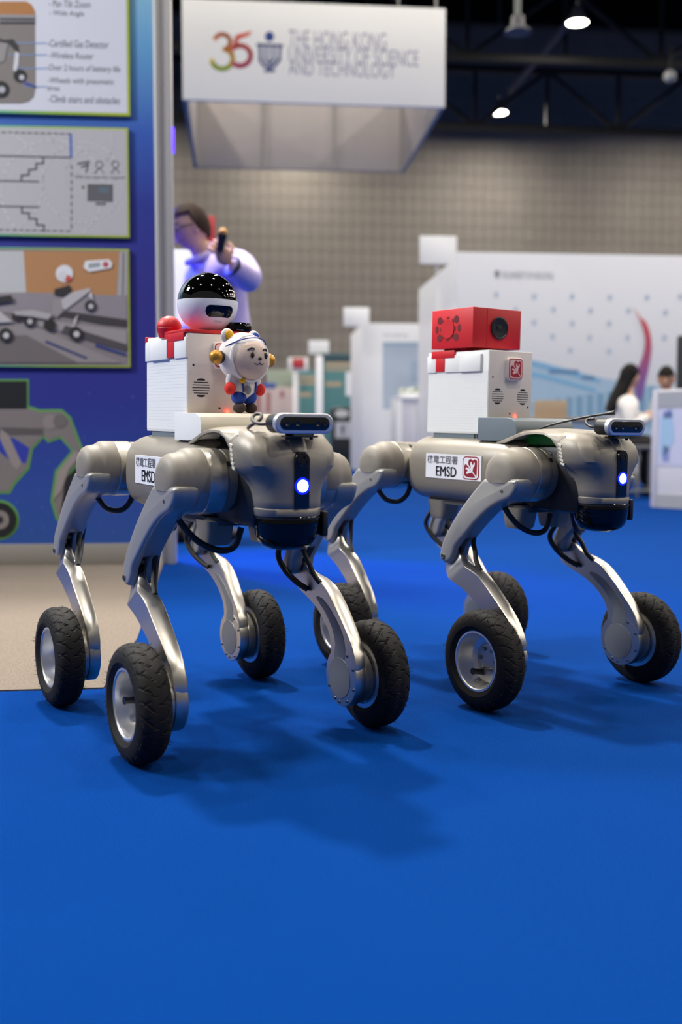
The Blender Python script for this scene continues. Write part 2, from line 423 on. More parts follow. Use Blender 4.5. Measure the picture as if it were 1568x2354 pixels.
def emblem(face, mr, mw, md, cx, cy, w_, h_, h0):
    """red rounded tile with a pale wrench figure"""
    q = lambda pts: [(cx + (u - .5) * w_, cy + (.5 - v) * h_) for u, v in pts]
    face.poly(md, rrect(w_, h_, w_ * .2, cx, cy), h0)
    face.poly(mw, rrect(w_ * .9, h_ * .9, w_ * .16, cx, cy), h0 + .0003)
    blob = [(.38, .16), (.46, .11), (.54, .11), (.63, .17), (.70, .12), (.78, .11), (.88, .19), (.88, .5), (.87, .80), (.78, .89), (.5, .9), (.23, .87), (.12, .80), (.11, .64), (.11, .43), (.17, .35), (.23, .33), (.32, .42), (.36, .27)]
    face.poly(mr, q(dens(blob, 2)), h0 + .0006)
    for pl in ([(.44, .60), (.52, .44), (.48, .34), (.50, .24), (.57, .22), (.585, .34), (.66, .35), (.70, .24), (.76, .27), (.74, .40), (.66, .47), (.64, .62), (.52, .72)],
               [(.52, .56), (.50, .70), (.40, .72), (.34, .76), (.25, .74), (.27, .66), (.34, .63), (.32, .57), (.20, .55), (.24, .47), (.38, .51)],
               [(.56, .62), (.64, .64), (.92, .90), (.87, .92)], [(.27, .30), (.31, .29), (.53, .52), (.48, .56)]):
        face.poly(mw, q(pl), h0 + .0009)

def robot(k, pose, off, knees, label):
    root = thing('robot_dog', label, 'robot', (pose[0], pose[1], 0), pose[2], 'wheeled robot dogs')
    bd = lambda m, name, mt, par=root, sm=38, lb=None: m.tf(BT).build(name, mt, par, smooth=sm, label=lb)
    # torso
    rings = []
    for x, s_, dz in ((-.165, .60, .004), (-.162, .80, .002), (-.153, .93, 0), (-.138, 1, 0), (-.05, 1.01, 0), (.06, 1.01, 0), (.12, 1, 0), (.15, .92, 0), (.16, .75, 0)):
        ring = []
        for j in range(48):
            t = 2 * math.pi * j / 48; c, s2 = math.cos(t), math.sin(t); n = 2 / 3.3
            ring.append((x, .096 * s_ * math.copysign(abs(c) ** n, c), .4165 + dz + .066 * s_ * math.copysign(abs(s2) ** n, s2)))
        rings.append(ring)
    torso = bd(M().loft(rings), 'torso_shell', SHELL)
    bd(M().ext(rrect(.30, .13, .03, .02, 0), .345, .358, 'z'), 'belly_plate', mat('dark_grey_plastic', '4a4a4a', .55), torso)
    for sy in (-1, 1):
        for x in (.135, -.09):
            bd(M().loft([[(x + p[0] * s_, sy * .045 + p[1] * s_, z) for p in rrect(.055, .045, .012)] for z, s_ in ((.352, 1.08), (.335, 1), (.318, .9), (.313, .78))]), 'belly_foot', SHELL, torso)
    # inner chassis seen through the openings
    bd(M().box(.10, .29, -.055, .055, .352, .472, .012), 'chassis', BLACKP)
    bd(M().box(.125, .25, -.042, .042, .468, .4905, .002), 'circuit_board', PCB if k else BLACKP)
    # shoulder cover arching over the front hips
    rings = []
    for x, zs, zt, hw in ((.085, .470, .480, .070), (.10, .470, .486, .076), (.13, .4755, .4940, .079), (.155, .4845, .4995, .080), (.18, .4905, .5015, .080), (.205, .4925, .502, .080), (.225, .4915, .5015, .079), (.242, .4845, .4995, .078), (.256, .470, .4975, .077), (.268, .462, .496, .075)):
        o_ = [(-hw, zs), (-hw + .001, zs + (zt - zs) * .35), (-hw + .006, zt - .0065), (-hw + .018, zt - .002), (-.03, zt), (0, zt + .0008)]
        o_ = o_ + [(-a_, b_) for a_, b_ in o_[-2::-1]]
        i_ = [(hw - .004, zs), (hw - .006, zs + (zt - zs) * .3), (hw - .012, zt - .010), (.03, zt - .006), (-.03, zt - .006), (-hw + .012, zt - .010), (-hw + .006, zs + (zt - zs) * .3), (-hw + .004, zs)]
        rings.append([(x, a_, b_) for a_, b_ in o_ + i_])
    cover = bd(M().loft(rings), 'shoulder_cover', SHELL)
    # head
    rings = []
    HS = ((.3710, .293, .0465, .048, .0490), (.3725, .293, .0478, .049, .0505), (.3825, .2925, .0483, .05, .0518), (.3832, .2925, .0472, .05, .0507), (.3845, .2925, .0472, .05, .0507),
          (.3852, .2925, .0478, .05, .0514), (.395, .291, .0488, .05, .0522), (.407, .288, .0515, .045, .0535), (.416, .283, .0562, .035, .0555), (.425, .277, .0622, .025, .0600), (.433, .270, .0690, .02, .0670), (.439, .266, .0730, .018, .0735), (.446, .264, .0745, .018, .0765),
          (.458, .263, .0735, .018, .0775), (.466, .262, .0710, .018, .0775), (.474, .260, .0685, .018, .0765), (.482, .258, .0640, .018, .0735), (.489, .257, .0570, .018, .0685), (.4945, .255, .0490, .018, .0620), (.4968, .252, .042, .016, .055))
    def hring(z, xc, af, ar, hw, t):
        c, s_ = math.cos(t), math.sin(t); n = 2 / (2.0 + .9 * min(1, max(0, (z - .40) / .05)))
        return (xc + (af if c > 0 else ar) * math.copysign(abs(c) ** n, c), hw * math.copysign(abs(s_) ** n, s_), z)
    rings = [[hring(*h_, 2 * math.pi * j / 56) for j in range(56)] for h_ in HS]
    head = bd(M().loft(rings), 'head_shell', SHELL, sm=60)
    # brow ridge running back from the camera strip
    bd(M().loft([[(x + nx * e_, y_ * w_, z + nz * e_) for y_, e_ in ((-1, -.003), (-.8, .0006), (-.45, .0026), (0, .0034), (.45, .0026), (.8, .0006), (1, -.003), (.5, -.006), (-.5, -.006))] for x, z, w_, nx, nz in ((.270, .4968, .026, 0, 1), (.294, .4964, .021, .15, .98), (.304, .4945, .019, .35, .93), (.314, .4890, .0175, .6, .8), (.322, .4820, .0165, .75, .66), (.3285, .4740, .0155, .86, .5), (.333, .4660, .0148, .93, .36))]), 'brow_ridge', SHELL, head, 60)
    for sy in (-1, 1):                                     # flat cheek panels beside the camera strip
        pn = M(); zz = [HS[q_] for q_ in (11, 12, 13, 14, 15, 16)]; ts = [R(a_) * sy for a_ in (26, 34, 42, 50, 58, 64)]
        def cp(h_, t, e_):
            x, y, z = hring(*h_, t); x2, y2, _ = hring(*h_, t + .02); d_ = Vector((y2 - y, -(x2 - x), 0)); d_.normalize(); d_ *= (1 if sy * d_.y > 0 else -1)
            return (x + d_.x * e_, y + d_.y * e_, z)
        g0_ = [[cp(h_, t, .0016 if 0 < a_ < 5 and 0 < b_ < 5 else -.0006) for b_, t in enumerate(ts)] for a_, h_ in enumerate(zz)]
        pn.add([p for row in g0_ for p in row], [(a_ * 6 + b_, a_ * 6 + b_ + 1, (a_ + 1) * 6 + b_ + 1, (a_ + 1) * 6 + b_) for a_ in range(5) for b_ in range(5)])
        bd(pn, 'cheek_panel', SHELL, head, 30)
    for sy in (-1, 1):
        for i in range(6):
            z = .4735 - i * .0066; x = .2585 + i * .0016; yy = .0772 if i < 5 else .0765
            bd(M().ext([(x, z), (x + .0085, z - .003), (x + .0085, z + .001), (x, z + .0035)], sy * .0745, sy * (yy + .0008), 'y'), 'vent_slat', mat('pale_vent', 'd9d4c6', .5), head)
    # camera strip with lens and status light
    strip = bd(M().ext([(-.012, .3848), (.012, .3848), (.012, .455)] + [(.012 * math.cos(R(a_)), .455 + .012 * math.sin(R(a_))) for a_ in range(15, 180, 15)] + [(-.012, .455)], .325, .3418, 'x', 0, .0008), 'camera_strip', mat('dark_glass_strip', '0b0b14', .15, coat=.5))
    bd(M().lathe([(.0085, .340), (.0085, .3425), (.0066, .3430), (.0058, .3416), (.0001, .3414)], (0, 0, .4525), 'x', 24), 'lens', LENS, strip)
    bd(M().lathe([(.0125, .3414), (.0122, .3424), (.0088, .3426)], (0, 0, .4175), 'x', 28), 'light_halo', mat('blue_light_halo', '0a2cff', .3, emit=('0618ff', 1.6)), strip, lb='glowing blue ring')  # emissive ring stands in for the blue glow around the status light
    bd(M().lathe([(.009, .3418), (.0088, .3428), (.0001, .3433)], (0, 0, .4175), 'x', 28), 'status_light', mat('blue_white_led', 'bcd4ff', .3, emit=('a9c6ff', 9)), strip, lb='bright blue white round light')
    # lidar dome under the chin
    dome = bd(M().lathe([(.047, .3725), (.0488, .370), (.0488, .356), (.0482, .3545), (.0482, .3535), (.0479, .350), (.0464, .341), (.0425, .3325), (.0365, .327), (.028, .323), (.018, .321), (.0001, .3203)], (.2938, 0, 0), 'z', 48), 'lidar_dome', GLOSSB)
    bd(M().lathe([(.0495, .3710), (.0495, .3680), (.0488, .3675)], (.2938, 0, 0), 'z', 48), 'dome_collar', BLACKP, dome)
    bd(M().box(.305, .322, .046, .056, .340, .378, .003), 'dome_bracket', BLACKP, dome)
    # depth camera on its bracket
    pill = lambda w_, h_: rrect(w_, h_, h_ * .499, 0, .5075, 10)
    dc = bd(M().ext(pill(.0935, .0280), .309, .340, 'x', .006, .0), 'depth_camera', BLACKP)
    bd(M().ext(pill(.0955, .0295), .338, .3475, 'x', 0, .002), 'silver_bezel', mat('silver_bezel', 'd0d2d8', .3, .6), dc)
    bd(M().ext(pill(.0810, .0190), .346, .3482, 'x', 0, .0006), 'front_glass', LENS, dc)
    for y, r in ((-.029, .0052), (-.012, .0052), (.021, .0052), (.032, .004)):
        bd(M().lathe([(r, .348), (r, .3488), (r * .7, .3490), (r * .55, .3484), (.0001, .3484)], (0, y, .5075), 'x', 18), 'lens', mat('lens_ring', '1b1d22', .25), dc)
    br = bd(M().box(.318, .344, -.024, .024, .4875, .4900, .0008).box(.322, .342, -.018, .018, .4905, .4935, .001), 'camera_bracket', BLACKP)
    bd(M().box(.3405, .3435, -.016, .014, .4895, .4935, .0005), 'brass_spacer', mat('brass_plate', 'b49a5c', .35, .8), br)
    for y in (-.02, .02): bd(M().lathe([(.0028, .484), (.0028, .4955)], (.330, y, 0), 'z', 10), 'screw', BLACKP, br)
    if k == 0:
        bd(M().tube([(.311, -.036, .507), (.302, -.046, .506), (.292, -.052, .5075), (.281, -.052, .5135), (.277, -.045, .5195), (.285, -.039, .5195), (.291, -.044, .512), (.283, -.054, .504), (.268, -.052, .4995)], .0026, 10, 5), 'camera_cable', mat('grey_cable', '4a4744', .5))
    else:
        bd(M().tube([(.311, -.03, .507), (.298, -.036, .507), (.280, -.030, .513), (.274, -.02, .5195), (.285, -.015, .521)], .0026, 10, 5), 'camera_cable', BLACKP)
        bd(M().tube([(.165, -.03, .502), (.20, -.02, .512), (.25, 0, .524), (.28, .012, .5295)], .0022, 10, 4).tube([(.28, .012, .5295), (.30, .02, .533)], [.0022, .0045], 10), 'antenna_wire', BLACKP)
    # legs
    for i, (sx, sy, nm) in enumerate(((1, -1, 'FR'), (1, 1, 'FL'), (-1, -1, 'RR'), (-1, 1, 'RL'))):
        hx, hz = (.192, .418) if sx > 0 else (-.205, .418)
        hb = BT((hx, 0, hz)); HIP = (hb[0], hb[2]); KN = knees[i]; WH = (sx * .2093 + off[i], WR)
        c = (hx, 0, hz)
        hip = bd(M().lathe([(.030, .03), (.0485, .034), (.0485, .066), (.0475, .0665), (.0475, .0685), (.0485, .069), (.0495, .070), (.0495, .0985), (.046, .100)], c, 'y', 56, sy), 'hip_motor', SHELL)
        bd(M().lathe([(.0490, .071), (.0500, .0715), (.0500, .098), (.0488, .0995), (.048, .0995)], c, 'y', 56, sy), 'motor_ring', SILV, hip, 30)
        ring_ang = (35, 100, 150, 215) if sx > 0 else (60, 140, 200)
        for a_ in ring_ang:
            bd(M().box(hx - .0035, hx + .0035, sy * .062, sy * .074, hz + .0478, hz + .0494).tf(lambda v, a_=a_: Vector((hx + math.cos(R(a_ - 90)) * (v[0] - hx) - math.sin(R(a_ - 90)) * (v[2] - hz), v[1], hz + math.sin(R(a_ - 90)) * (v[0] - hx) + math.cos(R(a_ - 90)) * (v[2] - hz)))), 'ring_screw', BLACKP, hip, 0)
        bd(M().box(hx - .05 if sx > 0 else hx - .035, hx + .035 if sx > 0 else hx + .05, sy * .02, sy * .06, hz - .045, hz + .045, .01), 'hip_bracket', BLACKP, hip)
        # outer cap (upper) and thigh housing (lower) share one turned profile
        pr = [(.049, .0995), (.0500, .1010), (.0500, .118), (.0490, .1235), (.0465, .1275), (.0440, .1315), (.0430, .138), (.0415, .146), (.0380, .152), (.031, .1568), (.020, .1595), (.0001, .1602)]
        mm = M().lathe([(r * .985, h + (.0075 if h > .1205 else -.0012)) for r, h in pr], c, 'y', 64, sy).tf(BT)
        # arm: outer cheek, inner cheek, web between them
        f1 = sim(HIP0, KNEE0, HIP, KN)
        arm = dens([f1(p) for p in TH_BACK + TH_FRONT + TH_TOP], 3)
        wb_ = [f1(p) for p in TH_BACK[:5] + [(.0475, .268), (.060, .279), (.079, .292)] + TH_FRONT[1:] + TH_TOP]
        mm.ext(arm, sy * .1545, sy * .1665, 'y', 0, .008)
        mm.ext(arm, sy * .1405, sy * .1225, 'y', 0, .009)
        mm.ext(dens(wb_, 3), sy * .140, sy * .155, 'y')
        zk, zh = KN[1], HIP[1]
        mm.tf(lambda v: Vector((v[0], v[1] - sy * (.0085 * min(1, max(0, (v[2] - zk - .03) / (zh - zk - .05)))) if abs(v[1]) > .1205 else v[1], v[2])))
        th = mm.build('thigh', THIGH, root, smooth=35)
        capm = M().lathe([(r, h) for r, h in pr], c, 'y', 72, sy)
        zc = hz - .014                                      # the cap ends in a straight line across the housing
        bm = bmesh.new(); me_ = bpy.data.meshes.new('t'); me_.from_pydata(capm.v, [], capm.f); bm.from_mesh(me_); bpy.data.meshes.remove(me_)
        bmesh.ops.bisect_plane(bm, geom=list(bm.verts) + list(bm.edges) + list(bm.faces), plane_co=(hx, 0, zc), plane_no=(0, 0, -1), clear_outer=True)
        bd(M().bm(bm), 'hip_cap', SHELL2)
        # screws, knee pin, knee cable stub
        def at_arm(p): return f1(p)
        for q in ((.205, .385), (.186, .371)):
            px, pz = at_arm(q); M().lathe([(.0034, .1565), (.0034, .1595), (.0016, .1600), (.0016, .159), (.0001, .159)], (px, 0, pz), 'y', 12, sy).build('screw', STEEL, th)
        px, pz = at_arm((.049, .2555))
        M().lathe([(.0055, .125), (.0055, .1680), (.0032, .1687), (.0030, .167), (.0001, .167)], (px, 0, pz), 'y', 16, sy).build('knee_pin', STEEL, th)
        px, pz = at_arm((.069, .283))
        M().tube([(px, sy * .141, pz), (px, sy * .154, pz)], .0065, 14).build('fork_roller', mat('bronze_roller', '8f7d6a', .3, .9), th)
        bx_, bz_ = at_arm((.0625, .272)); M().box(bx_ - .010, bx_ + .010, sy * .1412, sy * .1538, bz_ - .014, bz_ + .008, .002).build('fork_block', GLOSSB, th)
        # calf
        f2 = sim((.0574, .2563), WH0, (KN[0] + .0075, KN[1]), WH)
        cf = dens([f2(p) for p in CF_FRONT + CF_BACK], 3)
        def resamp(L, n):
            L = [Vector(f2(p)) for p in L]; d_ = [0]
            for a_, b_ in zip(L, L[1:]): d_.append(d_[-1] + (b_ - a_).length)
            out = []
            for q_ in range(n):
                tt = d_[-1] * q_ / (n - 1); i_ = max(0, min(len(L) - 2, next((w_ for w_ in range(len(d_) - 1) if d_[w_ + 1] >= tt), len(L) - 2)))
                u_ = (tt - d_[i_]) / max(1e-9, d_[i_ + 1] - d_[i_]); p0, p1, p2, p3 = L[max(0, i_ - 1)], L[i_], L[i_ + 1], L[min(len(L) - 1, i_ + 2)]
                out.append(.5 * ((2 * p1) + (p2 - p0) * u_ + (2 * p0 - 5 * p1 + 4 * p2 - p3) * u_ * u_ + (3 * p1 - p0 - 3 * p2 + p3) * u_ ** 3))
            return out
        NR = 26; fr_, bk_ = resamp(CF_FRONT, NR), resamp(CF_BACK[::-1], NR); rings = []
        for q_ in range(NR):
            tt = q_ / (NR - 1); yo = .1535 + .0165 * min(1, max(0, (tt - .10) / .14)) - .008 * max(0, (tt - .5) / .5); yi = .1432; a_, b_ = fr_[q_], bk_[q_]; e = (b_ - a_).normalized() * .0018; ch = .0014
            P_ = lambda p, y: (p.x, sy * y, p.y)
            fw_ = .0022 if .12 < tt < .8 else .0005
            rings.append([P_(a_ + e * .6, yi), P_(a_, yi + ch), P_(a_, (yi + yo) / 2), P_(a_ + e * 1.0, yo - fw_), P_(a_ + e * 1.6, yo), P_(b_ - e * .6, yo), P_(b_, yo - ch), P_(b_, yi + ch), P_(b_ - e * .6, yi)])
        mc = M().loft(rings)
        mc.lathe([(.0001, .1430), (.0475, .1430), (.0485, .1442), (.0485, .160), (.0475, .1625), (.0001, .1625)], (WH[0], 0, WH[1]), 'y', 48, sy)
        ca = mc.build('calf', ALU, root, smooth=35)
        inl = [f2(p) for p in [(.125, .2105), (.155, .190), (.180, .165), (.190, .140), (.187, .118), (.221, .120), (.218, .150), (.205, .170), (.175, .196), (.145, .2115)]]
        M().ext(dens(inl, 2), sy * .1445, sy * .1426, 'y', 0, .0006).build('calf_inlay', INLAY, ca, smooth=35)
        M().lathe([(.0001, .1422), (.0335, .1422), (.0342, .1430)], (WH[0] - .004, 0, WH[1] - .002), 'y', 40, sy).build('motor_cover', INLAY, ca)
        for a_ in (-95, -60, -20, 25, 62, 210, 245):
            M().lathe([(.0024, .1435), (.0024, .1416), (.001, .1414), (.001, .142), (.0001, .142)], (WH[0] + .0425 * math.cos(R(a_)), 0, WH[1] + .0425 * math.sin(R(a_))), 'y', 10, sy).build('screw', STEEL, ca)
        M().lathe([(.044, .162), (.0455, .1635), (.0455, .179), (.043, .181)], (WH[0], 0, WH[1]), 'y', 48, sy).build('wheel_motor', SILV, ca, smooth=30)
        M().lathe([(.047, .1795), (.0485, .1802), (.0485, .1822), (.047, .183)], (WH[0], 0, WH[1]), 'y', 48, sy).build('motor_flange', STEEL, ca)
        # wheel
        wl = bpy.data.objects.new('wheel', TYRE); C.objects.link(wl); wl.parent = root
        wl.location = (WH[0], sy * .2036, WR); spin = {'FR': .2, 'FL': 1.3, 'RR': 2.6, 'RL': 4.}[nm] + k * .9
        wl.rotation_euler = (0, 0, 0 if sy > 0 else math.pi)
        for nm2, md in (('rim', RIMM), ('hub_disc', HUB), ('valve_cap', VALVE)):
            o = bpy.data.objects.new(nm2, md); C.objects.link(o); o.parent = wl
            o.rotation_euler = (0, (.2 if nm == 'FR' and not k else spin) if nm2 == 'valve_cap' else 0, 0)
            if nm2 == 'hub_disc': hubo = o
        for q in range(6):
            o = bpy.data.objects.new('hub_bolt', BOLTM); C.objects.link(o); o.parent = wl
            a_ = spin + q * math.pi / 3; o.location = (.0195 * math.cos(a_), 0, .0195 * math.sin(a_))
        # hoses: belly -> thigh, and down the front of the thigh into the calf
        if sx > 0:
            q = [(hx - .02, sy * .130, .374), (hx - .014, sy * .116, .347), (hx - .008, sy * .091, .322), (hx, sy * .062, .310), (hx + .006, sy * .040, .316), (hx + .007, sy * .029, .345)]
        else:
            q = [(hx + .035, sy * .070, .378), (hx + .033, sy * .078, .356), (hx + .022, sy * .092, .342), (hx + .005, sy * .112, .346), (hx - .005, sy * .128, .370)]
        bd(M().tube(q, .0052, 10, 6), 'hose', HOSE)
        q = [f1((.098, .300)), f1((.100, .283)), f2((.110, .268)), f2((.118, .250)), f2((.134, .236))]
        M().tube([(p[0], sy * (.130 + .004 * j), p[1]) for j, p in enumerate(q)], .0046, 10, 6).build('hose', HOSE, root)
        q = [f1((.100, .335)), f1((.064, .305)), f1((.046, .278)), f2((.060, .252)), f2((.082, .232)), f2((.100, .222))]
        M().tube([(p[0], sy * (.119, .112, .111, .118, .130, .140)[j], p[1]) for j, p in enumerate(q)], .0052, 10, 6).build('hose', HOSE, root)
    # sticker on the right flank
    fc = Face((0, -.0972, 0), (1, 0, 0), (0, 0, 1), (0, -1, 0))
    ms, mi, mg, mr, mw, md = M(), M(), M(), M(), M(), M()
    x0, x1, z0, z1 = -.086, .081, .399, .4475
    fc.poly(ms, [(x0, z0), (x1, z0), (x1, z1), (x0, z1)], -.002, .0024)
    wd, ht = x1 - x0, z1 - z0
    fc.text(mg, '\u6a5f\u96fb\u5de5\u7a0b\u7f72', x0 + .03 * wd, x0 + .59 * wd, z0 + .60 * ht, z0 + .93 * ht, .0008, .012)
    [fc.text(mi, 'EMSD', x0 + .20 * wd + e_, x0 + .57 * wd + e_, z0 + .09 * ht, z0 + .50 * ht, .0008 + abs(e_) * .1) for e_ in (-.0007, 0, .0007)]
    emblem(fc, mr, mw, md, x0 + .825 * wd, z0 + .5 * ht, .285 * wd, .92 * ht, .0005)
    stk = bd(ms, 'flank_sticker', WPRINT, sm=0, lb='white sticker with black lettering and a red emblem')
    bd(mg, 'lettering', GREYINK, stk, 0); bd(mi, 'lettering', INK, stk, 0)
    bd(md, 'emblem', DARKRED, stk, 0); bd(mw, 'emblem', WPRINT, stk, 0); bd(mr, 'emblem', DARKRED, stk, 0)
    # saddle plate and payload box
    SAD = CREAMP if k == 0 else SLATE
    sp_ = [(.044, .4765), (.044, .521), (.126, .521), (.136, .5195), (.1445, .515), (.1495, .508), (.1515, .499), (.1505, .487), (.140, .481), (.10, .477)]
    sad = bd(M().ext(sp_, -.076, .076, 'y', .0008, .0008), 'saddle', SAD, sm=25)
    if k == 0:
        bd(M().ext(sp_, -.0768, -.0755, 'y', .0004), 'saddle_side', WHITEP, sad, 25)
    base = bd(M().box(-.115, .045, -.056, .056, .4755, .4885, .001), 'base_plate', SLATE, sm=0)
    for i in range(4): bd(M().box(.012 + i * .0075, .0155 + i * .0075, -.0566, -.0555, .4775, .4875), 'vent_slot', BLACKP, base, 0)
    X0, X1, HW, Z0, Z1 = -.134, .0505, .058, .4885, .6515
    box = bd(M().box(X0, X1, -HW, HW, Z0, Z1, .0012), 'payload_box', WHITEP, sm=25)
    for i in range(22):                                    # faint print layers on the flank
        z = Z0 + .004 + i * .0054
        bd(M().box(X0 + .001, X1 - .001, -HW - .00018, -HW + .001, z, z + .0051), 'print_layer', WHITEP, box, 0)
    bd(M().box(X1 - .0005, X1 + .0008, -HW + .001, HW - .001, Z0 + .001, Z1 - .001, .0004), 'front_plate', mat('warm_white_plate', 'e0d6cf', .55), box)
    ff = Face((X1 + .0006, 0, 0), (0, 1, 0), (0, 0, 1), (1, 0, 0))
    for cy in (-.0335, .0335):
        mh = M(); r = .0155
        for i in range(7):
            zz = -r + .0022 + i * (2 * r - .0044) / 6; wv = math.sqrt(max(0, r * r - zz * zz))
            if i in (0, 6):
                wv = .0075; s_ = 1 if i else -1
                pl = [(-wv + cy, s_ * .0118), (wv + cy, s_ * .0118)] + [(cy + r * math.cos(R(90 - a_)), s_ * (r * math.sin(R(90 - a_)))) for a_ in (25, 12, 0, -12, -25)]
                ff.poly(mh, [(a_, b_ + .5625) for a_, b_ in pl], .0001, .0003)
            else: ff.poly(mh, [(cy - wv, .5625 + zz - .00065), (cy + wv, .5625 + zz - .00065), (cy + wv, .5625 + zz + .00065), (cy - wv, .5625 + zz + .00065)], .0001, .0003)
        bd(mh, 'speaker_grille', BLACKP, box, 0)
    mh = M()
    for cy, cz in ((-.047, .5995), (.0485, .5425), (.0, .5295)): ff.poly(mh, circ(.0019, cy, cz, 12), .0001, .0003)
    bd(mh, 'screw_holes', BLACKP, box, 0)
    led = bd(M().lathe([(.003, X1), (.003, X1 + .0025), (.0001, X1 + .003)], (0, .014, .5235), 'x', 14), 'red_light', mat('red_led', 'ff3a30', .4, emit=('ff2a1c', 14)), box)
    bdg = bd(M().ext(rrect(.040, .044, .007, .0055, .6165), X1 - .001, X1 + .0085, 'x', 0, .002), 'badge', mat('badge_white', 'eadfda', .5), box)
    fb = Face((X1 + .0085, 0, 0), (0, 1, 0), (0, 0, 1), (1, 0, 0)); mr, mw, md = M(), M(), M()
    emblem(fb, mr, mw, md, .0055, .6165, .036, .040, .0001)
    RED2 = mat('emblem_red', 'b3222c', .5)
    bd(md, 'emblem', RED2, bdg, 0); bd(mw, 'emblem', mat('emblem_pale', 'f0c9c6', .5), bdg, 0); bd(mr, 'emblem', RED2, bdg, 0)
    # clip rail along the top of the flank
    y0 = -HW - .003
    if k == 0: segs = ((0, .030, 0), (.030, .107, 1), (.137, .1855, 0)); bar, stem = (.094, .178), (.1075, .1365)
    else: segs = ((0, .0275, 0), (.0565, .103, 0), (.103, .166, 1)); bar, stem = (.014, .086), (.028, .056)
    rz0 = .611
    for i, (a_, b_, th_) in enumerate(segs):
        bd(M().box(X0 + a_, X0 + b_, y0 - .0022 * th_, -HW + .001, rz0, .6445, .0006), 'clip_rail', WHITEP, box)
        if th_: bd(M().box(X0 + a_ - .0006, X0 + a_ + .006, y0 - .0018, -HW + .001, rz0 + .001, .6435), 'rail_end', CREAMP, box, 0)
    if k == 0: bd(M().lathe([(.0018, -y0), (.0018, -y0 + .0006), (.0001, -y0 + .0006)], (X0 + .136, 0, .613), 'y', 10, -1), 'screw', BLACKP, box)
    clip = bd(M().box(X0 + stem[0], X0 + stem[1], y0 - .0006, -HW + .001, rz0 + .002, .646, .0004).box(X0 + bar[0], X0 + bar[1], y0 - .001, -HW + .004, .6395, .6545, .0006), 'red_clip', REDP)
    if k == 0:
        top = bd(M().box(X0 + .094, X1 + .001, -HW - .004, HW + .004, .652, .6575, .0008), 'top_plate', REDP)
        bd(M().box(X0 - .001, X0 + .004, -HW - .003, -HW + .02, .640, .654, .001), 'plate_upright', REDP, top)
        ball = bd(M().lathe([(.017, .648), (.0185, .654), (.0205, .660), (.0214, .6645), (.0210, .6652), (.0214, .666)] + [(.0214 * math.cos(R(a_)), .666 + .0205 * math.sin(R(a_))) for a_ in range(10, 90, 10)] + [(.0001, .6865)], (-.052, -.048, 0), 'z', 32), 'red_knob', REDP)
        pk = bd(M().lathe([(.021, .6575), (.022, .659), (.022, .668), (.020, .6725), (.0185, .674), (.0001, .6745)], (.025, .047, 0), 'z', 32), 'black_puck', GLOSSB)
        # ball camera
        cx, cz, r = .0, .706, .0515
        def arc(a0, a1, n): return [(r * math.cos(R(a0 + (a1 - a0) * i / n)), cz + r * math.sin(R(a0 + (a1 - a0) * i / n))) for i in range(n + 1)]
        bc = bd(M().lathe([(.0001, .6575), (.018, .6575)] + arc(-68, 4, 20) + [(.0495, cz + .004)], (cx, 0, 0), 'z', 64), 'ball_camera', mat('ball_white', 'e3e5ea', .38), sm=60)
        bd(M().lathe([(.0506, cz + .004)] + [(x_ * .985, z_) for x_, z_ in arc(5, 90, 24)], (cx, 0, 0), 'z', 64), 'black_dome', mat('dome_black', '040405', .04, coat=1.), bc, 60)
        mp = M(); rows = []                                 # pill window bent over the sphere
        for j, (el, hwid) in enumerate(((-30, 22), (-28.5, 26), (-25, 29), (-19, 30.5), (-13, 29), (-9.5, 26), (-8, 22))):
            rows.append([(cx + (r + .0006) * math.cos(R(el)) * math.cos(R(az)), (r + .0006) * math.cos(R(el)) * math.sin(R(az)), cz + (r + .0006) * math.sin(R(el))) for az in [(-hwid + 2 * hwid * i / 16) + 3 for i in range(17)]])
        nn = 17; mp.add([p for row in rows for p in row], [(i * nn + j, i * nn + j + 1, (i + 1) * nn + j + 1, (i + 1) * nn + j) for i in range(len(rows) - 1) for j in range(nn - 1)])
        bd(mp, 'window', GLOSSB, bc, 60)
        v2, f2_ = text2d('EZVIZ', -8, 14, -41, -37)
        bd(M().add([(cx + (r + .0005) * math.cos(R(b_)) * math.cos(R(a_)), (r + .0005) * math.cos(R(b_)) * math.sin(R(a_)), cz + (r + .0005) * math.sin(R(b_))) for a_, b_ in v2], f2_), 'lettering', mat('faint_grey_ink', '9a9da6', .5), bc, 0)
    else:
        x0, x1, hw = -.118, .0085, .064
        rb = bd(M().box(x0, x1, -hw, hw, .6585, .7365, .0008), 'red_sensor_box', REDP, sm=25)
        bd(M().box(-.10, -.03, -.045, .045, .6505, .659), 'box_foot', REDP, rb, 0)
        fr = Face((0, -hw, 0), (1, 0, 0), (0, 0, 1), (0, -1, 0)); cxx, czz = (x0 + x1) / 2 - .012, .6975
        mh = M(); dk = mat('hex_hole', '6e0a10', .6)
        for a_, b_ in ((-.0255, .0175), (.0255, .0175), (-.0345, 0), (.0345, 0), (-.0255, -.0175), (.0255, -.0175)):
            fr.poly(mh, [(cxx + a_ + .0085 * math.cos(R(60 * i + 30)) * (1 if abs(a_) < .03 else .7), czz + b_ + .0085 * math.sin(R(60 * i + 30))) for i in range(6)], .0001, .0003)
        for a_ in range(0, 360, 45):
            q = [(cxx + rr * 1.0 * math.cos(R(a_ + dd)), czz + rr * math.sin(R(a_ + dd))) for rr, dd in ((.0205, -13), (.0205, 13), (.0245, 9), (.0245, -9))]
            fr.poly(mh, q, .0001, .0003)
        bd(mh, 'hex_openings', dk, rb, 0)
        bd(M().lathe([(.0195, hw), (.0195, hw + .0016), (.0001, hw + .0016)], (cxx, 0, czz), 'y', 36, -1), 'fan_boss', REDP, rb, 30)
